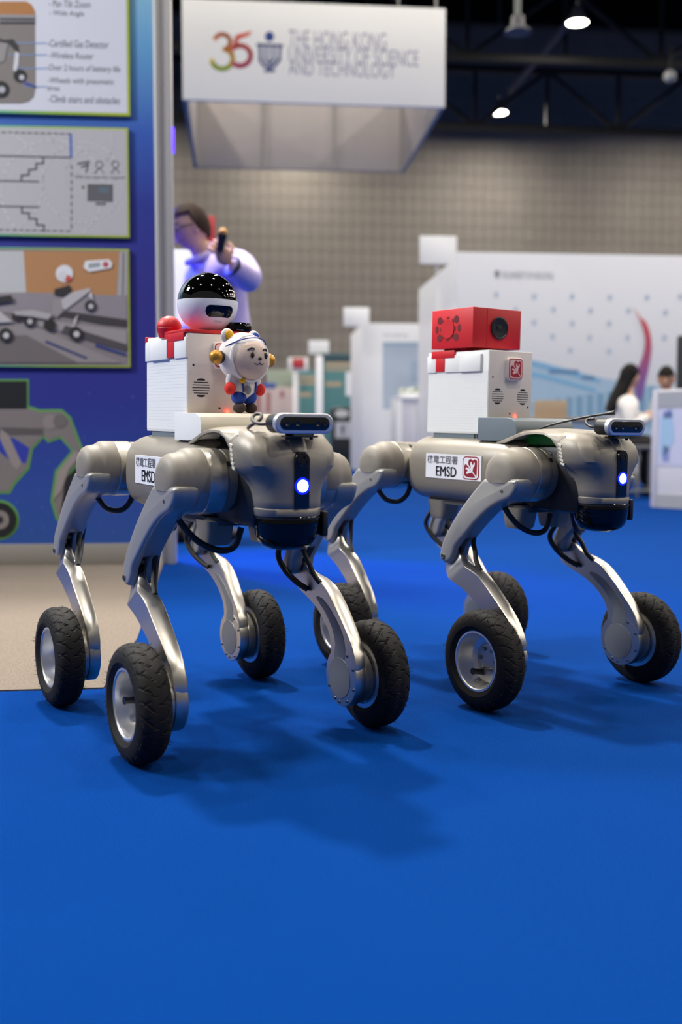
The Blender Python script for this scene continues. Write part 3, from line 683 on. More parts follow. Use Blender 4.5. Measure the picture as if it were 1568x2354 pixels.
        ln = bd(M().lathe([(.0215, x1), (.0225, x1 + .001), (.0225, x1 + .003), (.0205, x1 + .0035), (.019, x1 + .002), (.007, x1 + .0012), (.0062, x1 + .0025), (.0001, x1 + .003)], (0, .0045, .6985), 'x', 40), 'lens', mat('matt_lens', '1a1a1c', .4), rb)
        bd(M().box(x1 - .0004, x1 + .0004, -.0275, -.0268, .660, .735), 'panel_seam', DARKRED, rb, 0)
    return root
P1 = (-.2305, 1.8346, R(-59.2046)); P2 = (.3016, 2.1551, R(-55.6359))
robot(0, P1, (-.002, 0, .013, -.0105), ((.046, .2555), (.052, .256), (-.353, .2650), (-.362, .252)), 'grey wheeled robot dog in front with ball camera and plush toy on its back')
robot(1, P2, (.002, .0077, -.0214, .0117), ((.051, .2575), (.060, .26), (-.353, .2665), (-.342, .262)), 'grey wheeled robot dog behind with red sensor box on its back')

# ------------------------------------------------------------------ booth wall on the left with its prints
WY = R(4.6); WE = Vector((math.cos(WY), math.sin(WY), 0)); WN = Vector((math.sin(WY), -math.cos(WY), 0))
W0 = ground(400, 1297)
def wl(u, v, off=0.):
    """pixel -> (s, t) on the booth wall: s along the wall from its right end, t height"""
    d = ray(u, v); t = ((W0 + WN * off) - CAMV).dot(WN) / d.dot(WN); p = CAMV + d * t
    return ((p - W0).dot(WE), p.z)
def wthing(name, label, cat): return thing(name, label, cat, W0, WY)
FW = Face((0, 0, 0), (1, 0, 0), (0, 0, 1), (0, -1, 0))          # local frame of things on this wall
def wpoly(m, pts, h, t=.0004): return FW.poly(m, [wl(*p, h) for p in pts], h, t)
WHT = 3.2
xe = wl(358, 600)[0]
wroot = thing('wall_left', None, None, W0, WY); tag(wroot, 'blue printed booth wall with aluminium end post', None, None, 'structure')
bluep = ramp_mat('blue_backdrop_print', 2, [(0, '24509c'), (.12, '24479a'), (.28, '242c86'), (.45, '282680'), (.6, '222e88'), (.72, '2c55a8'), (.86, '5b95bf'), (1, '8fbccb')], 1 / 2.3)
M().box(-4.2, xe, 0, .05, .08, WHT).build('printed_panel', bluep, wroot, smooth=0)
M().box(-4.2, xe, -.012, .05, 0, .084, .002).build('skirting', mat('grey_skirting', '96918c', .5, .2), wroot)
xr = wl(398, 600)[0]
M().box(xe, xe + (xr - xe) * .35, -.02, .07, 0, WHT, .006).box(xe + (xr - xe) * .35, xr, -.008, .07, 0, WHT, .004).build('end_post', mat('anodised_post', 'b9b6b2', .4, .3), wroot)
M().box(xe + .004, xe + .012, -.024, -.018, 0, WHT).build('post_pale_strip', mat('post_edge', 'd8d6cf', .4, .3), wroot, smooth=0)  # narrow paler strip along the post
M().box(xr - .002, xr + .006, .02, .06, 1.59, 1.68, .002).build('purple_light_bar', mat('purple_led', '5a30ff', .4, emit=('4a22ff', 3)), wroot)
mspk = M(); rnd = random.Random(5)
for i in range(60):
    u, v = rnd.uniform(0, 355), rnd.uniform(900, 1240); r = rnd.uniform(.0015, .004); s0 = wl(u, v)
    FW.poly(mspk, circ(r, *s0, n=8), .0006, .0003)
mspk.build('printed_specks', mat('speck_blue', '4a6cc0', .5), wroot, smooth=0)

edge = ramp_mat('green_edge_print', 0, [(0, '2fa6ad'), (.45, '3fa79a'), (.78, '8fb63a'), (1, 'a9b92c')], 1 / 1.0, 1.2)
def board(name, label, u1, v0l, v0r, v1l, v1r):
    """a mounted board whose left side runs out of the frame"""
    o = wthing(name, label, 'poster'); o['group'] = 'posters on the blue booth wall'
    tr, br = wl(u1, v0r), wl(u1, v1r); x0 = -2.1
    M().box(x0, (tr[0] + br[0]) / 2, -.014, -.001, (br[1]), (tr[1]), .0006).build('board', edge, o, smooth=0)
    return o, x0, (tr[0] + br[0]) / 2, br[1], tr[1]
def fld(o, x0, x1, z0, z1, mt, name='printed_field', b=.010):
    M().box(x0 + b, x1 - b, -.0146, -.0135, z0 + b, z1 - b).build(name, mt, o, smooth=0)
# top poster: text list and a rounded photo
o, x0, x1, z0, z1 = board('poster', 'white feature list poster at the top of the blue booth wall', 296, -420, -420, 262, 269)
fld(o, x0, x1, z0, z1, mat('poster_white', 'cfcfd6', .5))
H = .0148
for txt, ua, ub, vc, hh in (('- Pan Tilt Zoom', 112, 208, 9, 13), ('- Wide Angle', 113, 193, 32, 13), ('-Certified Gas Detector', 110, 250, 101, 13), ('-Wireless Router', 113, 215, 128, 12), ('-Over 2 hours of battery life', 107, 276, 159, 14),
                            ('-Wheels with pneumatic', 110, 262, 188, 13), ('tires', 109, 137, 203, 11), ('-Climb stairs and obstacles', 111, 275, 229, 13)):
    mt = M(); a, b = wl(ua, vc + hh / 2, H), wl(ub, vc - hh / 2, H); FW.text(mt, txt, a[0], b[0], a[1], b[1], H, .005, .12)
    mt.build('lettering', mat('poster_ink', '4a4a52', .6), o, smooth=0)
ml = M()
for v, u0 in ((99, 20), (126, 20), (157, 40), (199, 55)): wpoly(ml, [(u0, v - 1), (108, v - 1), (108, v + 1), (u0, v + 1)], H + .0006)
ml.build('leader_lines', mat('leader_blue', '6f93c4', .6), o, smooth=0)
def photo(o, pieces, name='printed_photo'):
    for i, (col, pts) in enumerate(pieces):
        m = M(); wpoly(m, pts, H + .0003 + i * .00025, .00024); m.build(name, mat('ink_' + col, col, .55), o, smooth=0)
def cpx(u, v, r, n=18): return [(u + r * math.cos(2 * math.pi * k / n), v + r * math.sin(2 * math.pi * k / n)) for k in range(n)]
rr_ = [(-300, 3), (60, 3), (72, 10), (80, 25), (82, 200), (78, 222), (66, 234), (50, 238), (-300, 238)]
photo(o, [('7d756f', rr_), ('a9713c', [(-300, 3), (60, 3), (72, 10), (80, 25), (81, 34), (-300, 28)]), ('8f8a88', [(-300, 28), (81, 34), (81, 42), (-300, 38)]), ('34343c', [(0, 42), (81, 42), (81, 46), (0, 45)]), ('34343c', [(0, 50), (81, 50), (81, 55), (0, 55)]),
          ('2f2c2c', [(-40, 75), (10, 92), (30, 90), (42, 105), (44, 125), (36, 118), (20, 100), (-40, 100)]), ('c9c8cb', [(35, 118), (44, 122), (42, 150), (36, 165), (30, 160)]), ('8e8886', [(-40, 90), (18, 100), (10, 140), (-40, 160)]),
          ('1d1b1b', cpx(46, 174, 15)), ('b9b9bd', cpx(50, 178, 6)), ('1d1b1b', cpx(2, 205, 19)), ('a9a9ad', cpx(4, 206, 8)), ('3b4a9a', [(55, 186), (82, 197), (82, 200), (55, 192)])])
# middle poster: stair diagram
o, x0, x1, z0, z1 = board('poster', 'grey stair diagram poster in the middle of the blue booth wall', 297, 289, 297, 543, 548)
fld(o, x0, x1, z0, z1, mat('poster_grey', 'b4b0b0', .5), b=.007)
for cu_, cv_, r in ((190, 420, 92), (120, 440, 118), (190, 330, 68), (-20, 420, 120), (205, 400, 55)):
    ml = M(); ring = [(cu_ + r * math.cos(2 * math.pi * k / 40), cv_ + r * math.sin(2 * math.pi * k / 40)) for k in range(41)]
    ring = [p for p in ring if 304 < p[1] < 536 and p[0] < 286]
    for a, b in zip(ring, ring[1:]):
        if math.dist(a, b) < 22:
            for q in stroke([wl(*a, H), wl(*b, H)], .005): FW.poly(ml, q, H, .0002)
    ml.build('printed_circle', mat('pale_circles', 'c4c1c1', .55), o, smooth=0)
ml = M(); H2 = H + .0005
def ln(pts, wd): 
    for q in stroke([wl(*p, H2) for p in pts], wd): FW.poly(ml, q, H2, .0003)
ln([(-60, 357), (164, 362)], .0045); ln([(-60, 414), (88, 417)], .0045); ln([(-60, 473), (88, 476)], .0045)
ln([(99, 362), (99, 375), (83, 376), (83, 389), (66, 390), (66, 402), (49, 403), (49, 416)], .005)
ln([(50, 476), (50, 489), (67, 490), (67, 502), (84, 503), (84, 517), (101, 518), (101, 531)], .005)
for i in range(11):
    ln([(5 + i * 15 - 1, 304 + i * .35), (5 + i * 15 + 7, 304 + i * .35)], .0035)
    ln([(2 + i * 15.5 - 4, 528 + i * .3), (2 + i * 15.5 + 4, 528 + i * .3)], .0035)
for i in range(9): ln([(164, 380 + i * 17), (164.5, 388 + i * 17)], .0035)
ml.build('diagram_lines', mat('diagram_ink', '38363a', .6), o, smooth=0)
ml = M(); ln([(162, 310), (163, 360)], .008); ml.build('diagram_bar', mat('diagram_blue', '2c62b4', .6), o, smooth=0)
ml = M()
ln([(180, 376), (204, 372)], .007); ln([(188, 384), (202, 378), (198, 395)], .006)
for u in (228, 265):
    for q in stroke([wl(u + 8 * math.cos(k * .7), 378 + 8 * math.sin(k * .7), H2) for k in range(10)], .003): FW.poly(ml, q, H2, .0003)
    ln([(u, 386), (u - 10, 398)], .003); ln([(u, 386), (u + 10, 398)], .003)
ln([(188, 430), (194, 430)], .003); ln([(191, 427), (191, 434)], .003)
wpoly(ml, [(201, 423), (259, 424), (259, 464), (201, 462)], H2, .0003); wpoly(ml, [(220, 466), (243, 466), (243, 471), (220, 471)], H2, .0003)
a, b = wl(172, 411, H2), wl(286, 405, H2); FW.text(ml, 'Only one operator required', a[0], b[0], a[1], b[1], H2)
ml.build('printed_icons', mat('icon_ink', '5d5a5c', .6), o, smooth=0)
photo(o, [('8d8b8f', [(206, 427), (255, 428), (255, 456), (206, 455)]), ('c9c9cd', [(208, 428), (222, 428), (222, 442), (208, 442)]), ('5a6a72', [(226, 430), (253, 431), (250, 444), (228, 443)])], 'printed_screen')
# lower poster: photo of robots on steps
o, x0, x1, z0, z1 = board('poster', 'photo poster of robots on grey steps below the stair diagram', 299, 568, 574, 842, 845)
fld(o, x0, x1, z0, z1, mat('photo_grey', '82797a', .5), b=.006)
photo(o, [('b9bab8', [(-300, 575), (54, 577), (60, 672), (-300, 680)]), ('b07f52', [(54, 577), (275, 578), (268, 680), (60, 672)]), ('a5a1a0', [(275, 578), (293, 578), (292, 700), (268, 690)]), ('6f6a68', [(282, 580), (286, 580), (284, 690), (280, 690)]),
          ('8b8488', [(-300, 680), (60, 672), (292, 680), (292, 735), (60, 720), (-300, 720)]), ('3a3537', [(150, 715), (292, 735), (292, 752), (230, 745), (140, 727)]), ('968f8f', [(60, 730), (292, 760), (292, 792), (60, 745)]), ('4a4547', [(150, 748), (292, 792), (292, 808), (140, 765)]),
          ('8e8685', [(-300, 730), (60, 742), (280, 834), (-300, 834)]), ('6d6563', [(-300, 790), (60, 770), (180, 834), (-300, 834)]), ('2a3464', [(105, 782), (202, 822), (198, 826), (104, 788)]), ('2d3c78', [(220, 790), (290, 812), (290, 818), (218, 796)]),
          ('dadada', cpx(148, 629, 20)), ('c44a44', cpx(156, 640, 8)), ('d0cfce', cpx(143, 634, 10)), ('e0dfde', [(196, 600), (250, 596), (258, 604), (256, 616), (205, 625), (192, 615)]), ('b9474d', cpx(243, 608, 7)), ('9aa0a0', [(203, 606), (230, 603), (230, 613), (204, 617)]),
          ('2c2828', [(125, 665), (160, 655), (165, 670), (150, 682), (125, 678)]), ('b5b0b0', [(140, 690), (165, 672), (205, 662), (208, 668), (180, 690), (150, 712), (138, 706)]), ('8f8a8a', [(120, 690), (140, 684), (145, 716), (130, 730), (118, 720)]),
          ('c5c1c2', [(170, 735), (180, 722), (172, 745), (166, 760)]), ('c5c1c2', [(203, 680), (210, 668), (214, 690)]), ('c5c1c2', [(125, 735), (118, 750), (112, 745)]),
          ('232020', cpx(208, 703, 13)), ('b9b5b5', cpx(209, 704, 6)), ('232020', cpx(174, 767, 16)), ('c2bebe', cpx(176, 768, 7)), ('232020', cpx(114, 747, 14)), ('232020', cpx(68, 738, 14)), ('b9b5b5', cpx(69, 739, 6)), ('232020', cpx(38, 728, 11)), ('232020', cpx(13, 770, 16)), ('c2bebe', cpx(14, 771, 7)),
          ('a8a3a3', [(30, 716), (75, 712), (120, 722), (110, 735), (75, 728), (35, 724)]), ('2c2828', [(-60, 690), (26, 678), (30, 692), (-60, 704)]), ('b5b0b0', [(-60, 712), (0, 716), (30, 740), (-60, 745)])])
# big cut-out robot picture low on the wall, printed on the backdrop
def pieces(lst, h, name):
    for i, (col, pts) in enumerate(lst):
        m = M(); wpoly(m, pts, h + i * .0003, .0003); m.build(name, mat('ink_' + col, col, .55), wroot, smooth=0)
def grow(pts, g): 
    cu_, cv_ = sum(p[0] for p in pts) / len(pts), sum(p[1] for p in pts) / len(pts)
    n = len(pts); out = []
    ar = sum(pts[i][0] * pts[(i + 1) % n][1] - pts[(i + 1) % n][0] * pts[i][1] for i in range(n))
    for i in range(n):
        p, q, r_ = Vector(pts[i - 1]), Vector(pts[i]), Vector(pts[(i + 1) % n]); e1, e2 = (q - p).normalized(), (r_ - q).normalized()
        nn = Vector((e1.y + e2.y, -e1.x - e2.x)) * (1 if ar > 0 else -1)
        out.append(tuple(q + nn.normalized() * g) if nn.length > 1e-5 else tuple(q))
    return out
sil = [[(-300, 876), (62, 876), (62, 945), (-300, 945)], [(-300, 942), (70, 940), (90, 947), (140, 946), (158, 962), (188, 1040), (186, 1056), (160, 1080), (148, 1130), (172, 1160), (152, 1205), (134, 1192), (122, 1150), (132, 1085), (170, 1036), (140, 1002), (112, 1012), (100, 1000), (70, 1030), (62, 1075), (30, 1110), (20, 1130), (-300, 1130)], cpx(-2, 1195, 40, 26)]
pieces([('5f9a48', grow(s_, 6)) for s_ in sil], .0006, 'printed_outline')
pieces([('101014', sil[0]), ('7c7472', sil[1]), ('27369c', [(52, 1020), (68, 1030), (60, 1065), (25, 1060), (0, 1040), (-20, 1020), (-10, 1008), (30, 1006)]), ('56504f', [(-300, 975), (100, 985), (100, 1000), (-300, 1000)]), ('8f8582', [(0, 985), (20, 1000), (50, 1065), (40, 1080), (28, 1070), (0, 1010)]), ('8a807d', cpx(115, 970, 17)), ('6d6563', cpx(138, 968, 16)),
        ('17161a', [(150, 1100), (186, 1066), (178, 1130), (172, 1160), (152, 1205), (138, 1190)]), ('968b86', [(186, 1044), (158, 1080), (140, 1130), (122, 1150), (132, 1085), (172, 1036)]), ('141316', sil[2]), ('837a77', cpx(-1, 1195, 22, 20)), ('2b2829', cpx(-1, 1195, 9, 14))], .0018, 'printed_robot')

# ------------------------------------------------------------------ hanging ring sign
b0 = 12.0
A0, ZB = hp(420, 229, b0); A1, _ = hp(1023, 247, b0); ZT = hp(420, 0, b0)[1] + .02
ZB = (ZB + hp(1023, 247, b0)[1]) / 2; SW = A1 - A0
t = hthing('hanging_sign', 'white square ring sign with university lettering hanging from the ceiling', 'sign', (A0 + A1) / 2, b0 + SW / 2); t.location.z = ZB
hw = SW / 2; hgt = ZT - ZB; SIGNW = mat('sign_fabric', 'eeedea', .6)
for nm, bx in (('front_panel', (-hw, hw, -hw, -hw + .05)), ('back_panel', (-hw, hw, hw - .05, hw)), ('side_panel', (-hw, -hw + .05, -hw + .05, hw - .05)), ('side_panel', (hw - .05, hw, -hw + .05, hw - .05))):
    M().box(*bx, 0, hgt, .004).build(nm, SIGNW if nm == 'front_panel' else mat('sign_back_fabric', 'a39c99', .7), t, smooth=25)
for i in range(-1, 3):
    x = -hw + SW * (i + 1) / 3 if 0 < i + 1 < 3 else (-hw + .06 if i < 0 else hw - .06)
    M().box(x - .018, x + .018, hw - .09, hw - .045, 0, hgt).build('frame_post', mat('sign_frame', '8d8a86', .5), t, smooth=0)
for x, y in ((-hw + .1, -hw + .03), (hw - .1, -hw + .03), (hw - .1, hw - .03), (-hw + .1, hw - .03)):
    M().tube([(x, y, hgt), (x, y, 14.4 - ZB)], .012, 6).build('hanger_wire', STEEL, t)
def sp(u, v): a, z = hp(u, v, b0); return (a - (A0 + A1) / 2, z - ZB)
FS = Face((0, -hw, 0), (1, 0, 0), (0, 0, 1), (0, -1, 0))
INKB = mat('faded_navy_ink', '6d6f96', .6)
for txt, u0, u1, v0, v1 in (('THE HONG KONG', 664, 888, 77, 108), ('UNIVERSITY OF SCIENCE', 664, 962, 117, 143), ('AND TECHNOLOGY', 664, 908, 147, 172)):
    mt = M(); a, b = sp(u0, v1), sp(u1, v0); FS.text(mt, txt, a[0], b[0], a[1], b[1], .002, -.012)
    mt.build('lettering', INKB, t, smooth=0)
three = []; cu_, cv_ = 515, 92
def arc2(cu_, cv_, ru, rv, a0, a1, n=14): return [sp(cu_ + ru * math.cos(R(a0 + (a1 - a0) * k / n)), cv_ - rv * math.sin(R(a0 + (a1 - a0) * k / n))) for k in range(n + 1)]
cols3 = ramp_mat('rainbow_three', 2, [(0, '7db52a'), (.25, 'a9c320'), (.5, 'e0c019'), (.8, 'e88a2c'), (1, 'd9763a')], 1 / (sp(0, 75)[1] - sp(0, 160)[1]), -sp(0, 160)[1] / (sp(0, 75)[1] - sp(0, 160)[1]))
cols5 = ramp_mat('rainbow_five', 2, [(0, 'c9308c'), (.35, 'd22c62'), (.7, 'd63a4a'), (1, 'd8503c')], 1 / (sp(0, 75)[1] - sp(0, 160)[1]), -sp(0, 160)[1] / (sp(0, 75)[1] - sp(0, 160)[1]))
m = M()
for q in stroke(arc2(511, 97, 18, 18, 150, -70), .045) + stroke(arc2(511, 135, 24, 23, 75, -165, 18), .05): FS.poly(m, q, .002, .0006)
m.build('figure_three', cols3, t, smooth=0)
m = M()
for q in stroke(arc2(552, 128, 24, 23, 130, -125, 18), .05) + stroke([sp(540, 106), sp(545, 88)], .045): FS.poly(m, q, .003, .0006)
FS.poly(m, [sp(536, 96), sp(543, 80), sp(560, 76), sp(580, 71), sp(572, 82), sp(556, 88)], .003, .0006)
m.build('figure_five', cols5, t, smooth=0)
m = M(); FS.poly(m, [sp(619.5 + 10.5 * math.cos(k * .35), 84 + 11.5 * math.sin(k * .35)) for k in range(18)], .003, .0006)
m.build('emblem_dot', mat('emblem_navy', '1d3c86', .6), t, smooth=0)
m = M()
for q in stroke([sp(592, 103), sp(648, 105)], .026) + stroke([sp(597, 103), sp(598, 138), sp(606, 150), sp(619, 157), sp(632, 150), sp(642, 138), sp(644, 105)], .03) + stroke([sp(609, 104), sp(609, 136), sp(614, 144)], .026) + stroke([sp(631, 105), sp(631, 136), sp(625, 144)], .026) + stroke([sp(620, 104), sp(620, 150)], .022) + stroke([sp(610, 163), sp(630, 163)], .026):
    FS.poly(m, q, .003, .0006)
m.build('emblem_lines', mat('emblem_blue', '34457e', .6), t, smooth=0)

# ------------------------------------------------------------------ far booths
def hbox(t, name, u0, u1, v0, v1, b, dep, mt, base, z0=None, bev=.004):
    """box whose front face fills the pixel rectangle on plane b; base = (a, b) of the thing"""
    a0, za = hp(u0, v1, b); a1, zb = hp(u1, v0, b)
    if z0 is not None: za = z0
    return M().box(a0 - base[0], a1 - base[0], b - base[1], b + dep - base[1], za, zb, bev).build(name, mt, t, smooth=25)
def hflat(t, name, polys, b, mt, base, h=.003):
    f = Face((-base[0], b - base[1], 0), (1, 0, 0), (0, 0, 1), (0, -1, 0)); m = M()
    for pl in polys: f.poly(m, [hp(u, v, b) for u, v in pl], h, .001)
    return m.build(name, mt, t, smooth=0)
def rect(u0, u1, v0, v1): return [(u0, v1), (u1, v1), (u1, v0), (u0, v0)]
def sign_on_pole(label, u0, u1, v0, v1, b, mt, txtcol=None):
    a = (hp(u0, v0, b)[0] + hp(u1, v0, b)[0]) / 2
    t = hthing('fascia_sign', label, 'sign', a, b); base = (a, b)
    hbox(t, 'plate', u0, u1, v0, v1, b, .03, mt, base)
    M().box(-.03, .03, .03, .08, 0, hp(u0, (v0 + v1) / 2, b)[1], .004).build('pole', mat('pale_pole2', 'aaaaae', .5), t)
    return t, base
# booth with dotted print (right)
bA = 12.5; aA = hp(1048, 700, bA)[0]; t = hthing('exhibition_booth', 'large white dotted booth wall behind the seated people', 'booth', aA, bA); base = (aA, bA)
hbox(t, 'front_wall', 1048, 1800, 592, 900, bA, .06, mat('booth_lilac_white', 'dfe1e8', .6), base, 0)
zA = hp(1048, 592, bA)[1]
M().box(-.0, .06, .06, 2.6, 0, zA, .004).build('side_wall', WHITEB, t, smooth=25)
M().box(-.005, 4.2, -.05, 0, 0, .12, .004).build('plinth', mat('plinth_grey', '9a9794', .6), t)
a, z = hp(1152, 641, bA); a2, z2 = hp(1272, 626, bA); m = M(); f = Face((-aA, 0, 0), (1, 0, 0), (0, 0, 1), (0, -1, 0))
f.text(m, 'THE UNIVERSITY OF HONG KONG', a, a2, z, z2, .003)
hflat(t, 'crest', [[(1137, 622), (1148, 622), (1149, 632), (1143, 642), (1137, 632)]], bA, mat('booth_ink', '8a8d9c', .6), base)
m.build('lettering', MATS['booth_ink'], t, smooth=0)
dots = [(565, 370), (770, 380), (975, 380), (1180, 385), (1380, 385), (875, 450), (1075, 455), (1280, 455), (1480, 465), (770, 520), (975, 525), (1175, 525), (870, 595), (1070, 600), (1275, 600), (1475, 600), (965, 670), (1175, 675), (670, 450), (1560, 380)]
for x, y in dots: hflat(t, 'printed_motif', [rect(900 + x / 2.347 - 4.5, 900 + x / 2.347 + 4.5, 520 + y / 2.347 - 6, 520 + y / 2.347 + 6)], bA, mat('pale_blue_motif', 'b9c6d8', .6), base)
hflat(t, 'printed_wave', [[(1180, 820), (1230, 828), (1300, 846), (1380, 868), (1450, 880), (1600, 900), (1600, 1000), (1180, 1000)]], bA, mat('pale_blue_wave', 'a9c6de', .6), base, .003)
hflat(t, 'printed_wave_crest', [[(1180, 826), (1230, 832), (1300, 850), (1380, 872), (1380, 880), (1300, 860), (1230, 842), (1180, 836)], [(1180, 850), (1240, 858), (1370, 894), (1370, 902), (1240, 868), (1180, 860)]], bA, mat('sky_blue_wave', '7db4dc', .6), base, .005)
hflat(t, 'printed_skyline', [rect(1180 + i * 24, 1196 + i * 24, 888 + (i * 37) % 40, 985) for i in range(16)], bA, mat('skyline_blue', '7ea6c4', .6), base, .005)
[hflat(t, 'printed_caption', [q_], bA, mat('caption_blue', '5b86b0', .6), base, .007) for q_ in (rect(1262, 1330, 850, 858), rect(1338, 1366, 864, 872))]
sw = [(1455, 708), (1471, 728), (1486, 742), (1496, 776), (1497, 810), (1490, 852), (1480, 895), (1473, 922), (1464, 915), (1459, 890), (1458, 861), (1473, 831), (1482, 797), (1481, 767), (1469, 733)]
zc0, zc1 = hp(1470, 920, bA)[1], hp(1470, 708, bA)[1]
hflat(t, 'red_swoosh', [dens(sw, 4)], bA, ramp_mat('swoosh_print', 2, [(0, '7a5fa8'), (.25, '8d5c9c'), (.5, 'b0537c'), (.75, 'cc4655'), (1, 'd98888')], 1 / (zc1 - zc0), -zc0 / (zc1 - zc0)), base, .008)
t2, bs = sign_on_pole('white blank fascia sign above the dotted booth wall', 965, 1050, 543, 606, 15.4, WHITEW)
# white booth with blue poster (middle)
bB = 18; aB = hp(835, 800, bB)[0]; t = hthing('exhibition_booth', 'white booth wall with pale blue poster left of the red sensor box', 'booth', aB, bB); base = (aB, bB)
hbox(t, 'front_wall', 833, 1060, 745, 900, bB, .06, WHITEW, base, 0)
M().box(-.02, .05, .06, 1.8, 0, hp(833, 745, bB)[1], .004).build('side_wall', WHITEB, t, smooth=25)
hflat(t, 'printed_poster', [rect(880, 990, 792, 940)], bB, mat('poster_pale_blue', 'b3c2d2', .6), base)
hflat(t, 'printed_poster_bar', [rect(880, 990, 786, 796), rect(945, 990, 830, 880)], bB, mat('poster_pale_blue2', 'a3b6cb', .6), base, .005)
a, z = hp(880, 775, bB); a2, z2 = hp(938, 767, bB); m = M(); f = Face((-aB, 0, 0), (1, 0, 0), (0, 0, 1), (0, -1, 0)); f.text(m, 'The University', a, a2, z, z2, .003); m.build('lettering', mat('booth_ink2', 'a4a6b2', .6), t, smooth=0)
sign_on_pole('white blank fascia sign left of the pale blue poster booth', 790, 849, 707, 750, 20.2, WHITEW)
# teal booths further back
bC = 25; aC = hp(740, 900, bC)[0]; t = hthing('exhibition_booth', 'teal booth wall with tan lettering bands behind the black bin', 'booth', aC, bC); base = (aC, bC)
TEAL = mat('teal_print', '4c7f82', .6); TAN = mat('tan_print', 'b5a184', .6)
hbox(t, 'front_wall', 738, 835, 815, 1000, bC, .06, TEAL, base, 0)
hbox(t, 'header', 738, 835, 812, 826, bC - .05, .05, mat('dark_header', '3e5a60', .6), base)
hbox(t, 'frame_post', 727, 742, 818, 1000, bC - .1, .1, WHITEB, base, 0)
hflat(t, 'printed_bands', [rect(748, 818, 832, 842), rect(748, 818, 846, 852), rect(748, 785, 878, 888)], bC, TAN, base)
hflat(t, 'notice', [rect(795, 820, 855, 910)], bC, WHITEW, base, .004)
sign_on_pole('small white fascia sign above the teal booth', 710, 756, 783, 813, 25.6, WHITEW)
bD = 29; aD = hp(690, 900, bD)[0]; t = hthing('exhibition_booth', 'farthest teal booth wall beside the small red sign', 'booth', aD, bD); base = (aD, bD)
hbox(t, 'front_wall', 686, 730, 852, 1000, bD, .06, TEAL, base, 0)
hbox(t, 'side_wall', 590, 676, 850, 1000, bD + .2, .06, mat('sage_wall', '8f9a8c', .6), base, 0)
hbox(t, 'frame_post', 674, 687, 856, 1000, bD - .1, .1, WHITEB, base, 0)
hflat(t, 'printed_bands', [rect(690, 726, 864, 872), rect(690, 726, 876, 884), rect(690, 716, 902, 912)], bD, TAN, base)
t2, bs = sign_on_pole('small red and white sign above the farthest teal booth', 663, 708, 822, 852, 28.4, WHITEW)
hbox(t2, 'red_field', 672, 700, 824, 846, 28.36, .03, mat('sign_red', 'b5323c', .6), bs)
# poster stand at the back left of the plush toy
bE = 26.5; aE = hp(640, 950, bE)[0]; t = hthing('poster_stand', 'pale pink poster stand with blue header right of the plush toy', 'poster stand', aE, bE); base = (aE, bE)
hbox(t, 'board', 584, 674, 890, 1000, bE, .05, mat('pale_pink_print', 'c6b4b2', .6), base, .2)
hbox(t, 'header', 584, 634, 880, 892, bE - .02, .05, mat('blue_header', '3f5ea6', .6), base)
hflat(t, 'printed_blocks', [rect(588, 600, 902, 960), rect(612, 622, 900, 950), rect(644, 653, 898, 915)], bE, mat('dull_red_print', 'a8706c', .6), base)
for u in (590, 668): hbox(t, 'leg', u - 2, u + 2, 990, 1000, bE + .05, .05, BLACKP, base, 0)
# black bin
bF = 21; aF = hp(791, 1000, bF)[0]; t = hthing('recycling_bin', 'black bin with white notice between the booths', 'bin', aF, bF); base = (aF, bF)
hbox(t, 'body', 764, 820, 962, 1000, bF, .5, mat('bin_black', '26282b', .4), base, 0, .03)
hbox(t, 'lid', 762, 822, 936, 962, bF + .02, .46, mat('bin_lid', '1c1d20', .3), base, None, .06)
hflat(t, 'opening', [[(786 + 17 * math.cos(k * .4), 951 + 9 * math.sin(k * .4)) for k in range(16)]], bF, mat('bin_opening', 'd4d6d4', .4), base, .006)
hflat(t, 'notice', [rect(771, 806, 970, 1007)], bF, mat('bin_notice', 'c4c6cc', .5), base, .004)
hflat(t, 'pictogram', [[(788, 976), (794, 986), (790, 986), (790, 1000), (785, 1000), (785, 986), (782, 986)]], bF, mat('bin_picto', '3a3e4c', .6), base, .006)
# white counter with flowers
bG = 15.3; aG = hp(950, 1000, bG)[0]; t = hthing('display_counter', 'white counter left of the payload box of the far robot', 'counter', aG, bG); base = (aG, bG)
hbox(t, 'body', 922, 985, 916, 1000, bG, .5, mat('counter_lilac', 'cfcfdb', .6), base, 0)
hbox(t, 'edge', 911, 924, 914, 1000, bG - .02, .55, WHITEB, base, 0)
hbox(t, 'top', 911, 987, 911, 917, bG - .03, .57, WHITEB, base)
zt = hp(950, 911, bG)[1]; fl = hthing('flower_box', 'low white flower arrangement on the white counter', 'flowers', aG, bG + .2, z=zt)
M().box(-.16, .2, -.08, .08, 0, .05, .01).build('trough', WHITEW, fl)
rnd = random.Random(2)
mm_, mg_ = M(), M()
for i in range(26):
    p = (rnd.uniform(-.18, .22), rnd.uniform(-.08, .08), rnd.uniform(.05, .13)); (mm_ if i % 4 else mg_).ball(p, rnd.uniform(.018, .03), 8, 5)
mm_.build('blossoms', mat('blossom_white', 'e4e4da', .7), fl); mg_.build('leaves', mat('leaf_green', '8fae92', .7), fl)
